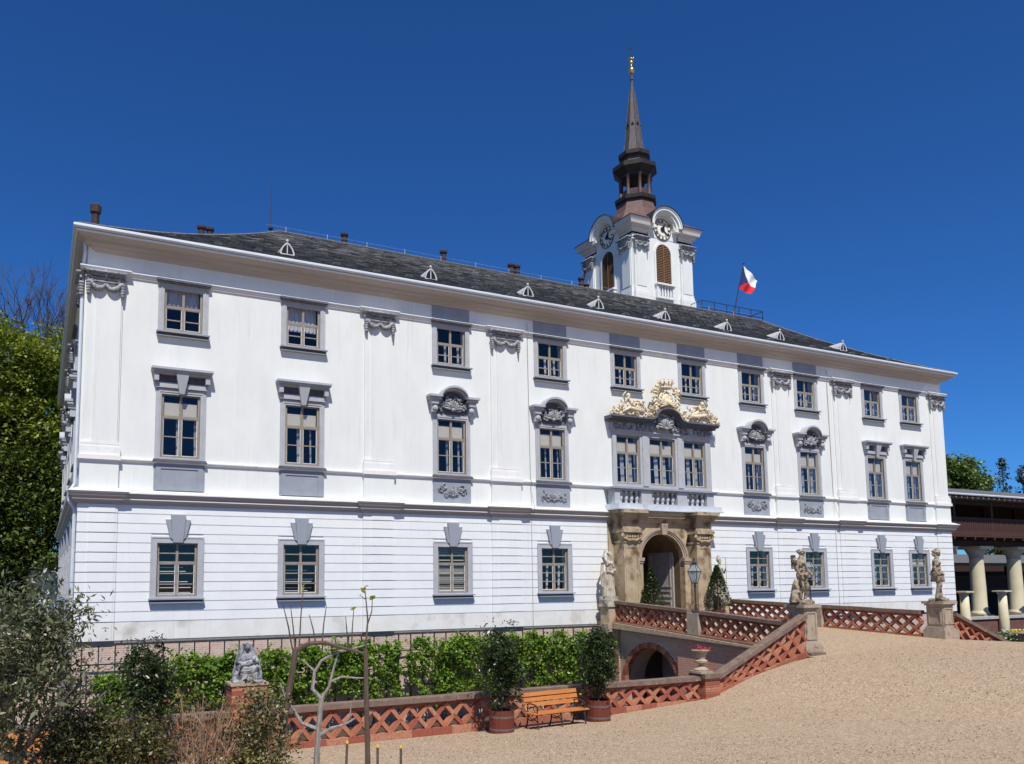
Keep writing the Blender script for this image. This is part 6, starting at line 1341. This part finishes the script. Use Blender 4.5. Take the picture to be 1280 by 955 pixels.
for k in range(36): o = put('joist', rme, g, (49.6 + k * 1.12, 4.4, 0))
MB().box(49, 90, 3.5, 9.6, 4.73, 4.84).build('deck', 'wood_brown', g); MB().box(49, 90, 3.5, 3.58, 4.85, 5.14).build('fascia', 'wood_brown', g)
for x in np.arange(50.24, 90, 4.25): MB().box(-.11, .11, -.11, .11, 4.85, 7.55).build('post', 'wood_brown' , g, (x, 3.8, 0)); MB().box(-.11, .11, -.11, .11, 4.85, 7.55).build('post', 'wood_brown', g, (x, 9.2, 0))
MB().box(49, 90, 3.66, 3.80, 5.98, 6.08).build('handrail', 'wood_brown', g); MB().box(49, 90, 9.1, 9.2, 5.7, 5.8).build('handrail', 'wood_brown', g)
bd = MB().box(-.085, .085, -.015, .015, 5.15, 5.98).mesh('board', 'wood_brown')
for k in range(90): put('board', bd, g, (50.0 + k * .215, 3.72, 0))
MB().box(49, 90, 9.15, 9.2, 4.85, 5.7).build('back_boarding', 'wood_shadow', g); MB().box(49, 90, 9.3, 9.4, 6.5, 8.0).build('upper_shade_sheet', 'wood_shadow', g)  # upper dark sheet added in the open back, for shade under the roof
q = MB(); q.hexa([(50.5, 2.7, 7.42), (90, 2.7, 7.42), (90, 6.5, 8.35), (50.5, 6.5, 8.35), (50.5, 2.7, 7.54), (90, 2.7, 7.54), (90, 6.5, 8.5), (50.5, 6.5, 8.5)]); q.hexa([(50.5, 6.52, 8.35), (90, 6.52, 8.35), (90, 10.4, 7.42), (50.5, 10.4, 7.42), (50.5, 6.52, 8.5), (90, 6.52, 8.5), (90, 10.4, 7.54), (50.5, 10.4, 7.54)]); q.build('roof', 'slate', g)
MB().tube([(50.4, 2.66, 7.5), (90, 2.66, 7.5)], .07, 6).build('gutter', 'gutter_metal', g); MB().box(50.5, 90, 3.7, 3.9, 6.95, 7.42).build('top_beam', 'wood_shadow', g)
rf = MB().box(-.05, .05, -.5, .3, 7.28, 7.38).mesh('rafter_end', 'stone_grey')
for k in range(64): put('rafter_end', rf, g, (50.8 + k * .6, 3.2, 0))
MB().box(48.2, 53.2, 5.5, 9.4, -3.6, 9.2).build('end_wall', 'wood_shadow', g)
MB().box(49, 51.8, 4.6, 9.6, 8.0, 8.35).build('porch_roof', 'gutter_metal', g); MB().tube([(50.0, 4.0, 7.9), (50.2, 4.0, 7.4), (50.2, 4.0, 5.1), (50.0, 4.0, 4.7)], .09, 7).build('downpipe', 'gutter_metal', g); MB().box(49.7, 50.5, 3.75, 4.2, 7.35, 8.0).build('rain_head', 'copper_red', g)
g = thing('low_gallery', 'lower wooden gallery with grey roof seen between the cream columns', 'building', (0, 0, 0))
q = MB(); q.hexa([(58, 13, 3.0), (110, 13, 3.0), (110, 16, 3.9), (58, 16, 3.9), (58, 13, 3.2), (110, 13, 3.2), (110, 16, 4.1), (58, 16, 4.1)]); q.build('roof', 'slate', g)
MB().box(58, 110, 13.9, 14.1, 1.95, 2.12).build('handrail', 'wood_brown', g); MB().box(58, 110, 13.9, 14.1, .6, 1.0).build('deck_beam', 'wood_brown', g); MB().box(58, 110, 17, 17.2, -3.6, 3.6).build('back_wall', 'wood_shadow', g)
for x in np.arange(60, 100, 4.6): MB().box(-.12, .12, -.12, .12, -3.6, 3.0).build('post', 'wood_brown', g, (x, 14, 0))
bd2 = MB().box(-.12, .12, -.015, .015, 1.0, 1.95).mesh('board', 'wood_brown')
for k in range(80): put('board', bd2, g, (62 + k * .3, 13.95, 0))
MB().box(63.5, 67.0, 16.6, 16.7, 2.2, 2.9).build('sky_lit_board', 'white_trim', g); MB().box(68.2, 72.0, 16.6, 16.7, 2.3, 2.95).build('sky_lit_board', 'white_trim', g)  # white boards stand for surfaces bright with sky light
for x, lb in ((54.2, 'short cream column between palace corner and first tall column'), (58.4 + .05, 'short cream column between the two tall columns'), (62.8, 'short cream column beyond the second tall column')):
    g = thing('cream_column', lb, 'column', (x, 3.25, 0), 0, 'short cream columns'); MB().lathe([(.31, -3.6), (.31, -.7), (.29, -.62), (.255, .86)], 18).build('shaft', 'column_cream', g, smooth=True); MB().lathe([(.26, .80), (.36, .98)], 18).build('capital', 'stone_grey', g); MB().box(-.42, .42, -.42, .42, .985, 1.07).build('abacus', 'column_cream', g)
g = thing('garden_wall', 'low dark brick wall with stone coping between the gallery pedestals', 'wall', (0, 3.7, 0)); g['kind'] = 'thing'
MB().box(49, 90, -.15, .15, -3.6, -.86).build('brickwork', 'brick_dark', g); MB().box(49, 90, -.25, .25, -.855, -.68).build('coping', 'stone_grey', g)
# ---- right hand moat garden, flower bowl
for i, (x, y, top, r, lb) in enumerate([(31.5, -3.0, -.15, 1.1, 'green shrub behind the right balustrade, nearest the portal'), (34.5, -4.5, -.35, 1.1, 'green shrub behind the right balustrade, in the middle'), (37.5, -5.5, -.5, 1.2, 'green shrub behind the right balustrade, nearest the helmeted statue')]):
    g = thing('garden_shrub', lb, 'shrub', (x, y, -3.5), 0, 'shrubs in the right garden'); C, P = clumps(120 + i, (0, 0, (top + 3.5) * .55), (r, r, (top + 3.5) * .45), 50, 46, .2, .4, .9); leaves('foliage', P, .13, 120 + i, 'leaf_vine', g, .3, .6); MB().tube([(0, 0, -.1), (0, 0, 1.5)], [.06, .03], 6).build('stem', 'bark_brown', g)
bx, by = 44.4, -5.3
g = thing('blossom_shrub', 'white flowering shrub at the courtyard edge right of the descending parapet', 'shrub', (43.9, -5.0, -2.1)); C, P = clumps(131, (0, 0, .75), (.55, .5, .55), 50, 40, .10, .4, .8); leaves('foliage', P, .09, 131, 'leaf_vine', g, .3, .6); leaves('blossom', P[::2] + [0, -.03, .05], .09, 132, 'blossom_white', g, .4, .8); MB().tube([(0, 0, -.6), (0, 0, .7)], .03, 5).build('stem', 'bark_brown', g)
g = thing('flower_bowl', 'stone bowl planted with yellow flowers at the right edge', 'planter', (bx, by, -1.62)); MB().lathe([(.25, -2.0), (.28, .0), (.16, .12), (.16, .25), (.35, .42), (.55, .66), (.60, .72)], 18).build('bowl', 'pedestal_stone', g); MB().lathe([(.60, .70), (.66, .74), (.66, .80), (.5, .8)], 18).build('rim', 'pedestal_stone', g)
rg = np.random.default_rng(9); P = rg.normal(size=(70, 3)) * [.22, .22, .03] + [0, 0, .88]; leaves('petals', P, .09, 9, 'petal_yellow', g, .5, .8); leaves('foliage', P - [0, 0, .05], .09, 10, 'leaf_vine', g)
# ---- left end: garden wall, white gate wall
g = thing('garden_wall', 'weathered pinkish brick wall behind the olive tree', 'wall', (0, 3.4, 0)); g['kind'] = 'thing'; MB().box(-9, -.35, -.18, .18, -3.6, .42).build('brickwork', 'brick_pale', g); MB().box(-9, -.35, -.26, .26, .425, .55).build('coping', 'pedestal_stone', g); MB().box(-2.4, -1.7, -.20, -.185, -3.6, -.9).build('door', 'wood_shadow', g)
g = thing('white_wall', 'stepped white wall under the trees at the left end of the palace', 'wall', (0, 32.5, 0)); g['kind'] = 'thing'; MB().box(-1.9, .4, -.2, .2, -3.6, 2.9).box(-1.2, .4, -.25, .25, 2.905, 3.9).build('masonry', 'stucco', g)
g = thing('white_wall', 'white gate pier under the trees at the left edge', 'wall', (-4.1, 32.5, 0)); g['kind'] = 'thing'; MB().box(-.6, .55, -.3, .3, -3.6, 3.8).box(-.68, .63, -.38, .38, 3.805, 4.0).build('masonry', 'stucco', g)

# ---- loose stones of the gravel, nobody could count them
rgp = np.random.default_rng(77); NP = 60000
U = rgp.random((NP, 2)); D = 8.5 * (34 / 8.5) ** (U[:, 0] ** .9); A = np.radians(-34 + 78 * U[:, 1]); fx, fy = cf.x, cf.y; ln = math.hypot(fx, fy); th0 = math.atan2(fx, fy)
PX = -1.07 + D * np.sin(th0 + A); PY = -30.33 + D * np.cos(th0 + A); k = (PY < -11.75) & (PX > -3) & (PX < 40); PX, PY = PX[k], PY[k]; NP = len(PX)
PZ = np.array([gz(a, b) for a, b in zip(PX, PY)]); S = (.0045 + .007 * rgp.random(NP) ** 2)[:, None] * (1 + .03 * D[k])[:, None]
base = np.array([[1, 0, 0], [0, 1, 0], [-1, 0, 0], [0, -1, 0], [0, 0, .8], [0, 0, -.5]]); base = base[None] * (1 + .35 * rgp.normal(size=(NP, 6, 1))); ang = rgp.random(NP) * 6.28; c_, s_ = np.cos(ang)[:, None], np.sin(ang)[:, None]
VX = base[:, :, 0] * c_ - base[:, :, 1] * s_; VY = base[:, :, 0] * s_ + base[:, :, 1] * c_; VV = np.stack([VX * S + PX[:, None], VY * S + PY[:, None], base[:, :, 2] * S + PZ[:, None] + .003], 2).reshape(-1, 3)
tri = np.array([[0, 1, 4], [1, 2, 4], [2, 3, 4], [3, 0, 4], [1, 0, 5], [2, 1, 5], [3, 2, 5], [0, 3, 5]]); FF = (tri[None] + 6 * np.arange(NP)[:, None, None]).reshape(-1)
me = bpy.data.meshes.new('gravel_stones'); me.vertices.add(len(VV)); me.vertices.foreach_set('co', VV.ravel()); me.loops.add(len(FF)); me.loops.foreach_set('vertex_index', FF); me.polygons.add(len(FF) // 3); me.polygons.foreach_set('loop_start', np.arange(0, len(FF), 3)); me.update(calc_edges=True)
def stonemat():
    m = bpy.data.materials.new('loose_stone'); m.use_nodes = True; t = m.node_tree; b = t.nodes['Principled BSDF']; b.inputs['Roughness'].default_value = .9
    g = t.nodes.new('ShaderNodeNewGeometry'); r = t.nodes.new('ShaderNodeValToRGB'); e = r.color_ramp.elements; e[0].color = (.12, .085, .06, 1); e[1].color = (.68, .57, .42, 1); q = e.new(.5); q.color = (.42, .31, .20, 1)
    t.links.new(g.outputs['Random Per Island'], r.inputs[0]); t.links.new(r.outputs[0], b.inputs['Base Color']); MATS['loose_stone'] = m
stonemat(); me.materials.append(MATS['loose_stone']); o = put('gravel_stones', me); o['kind'] = 'stuff'
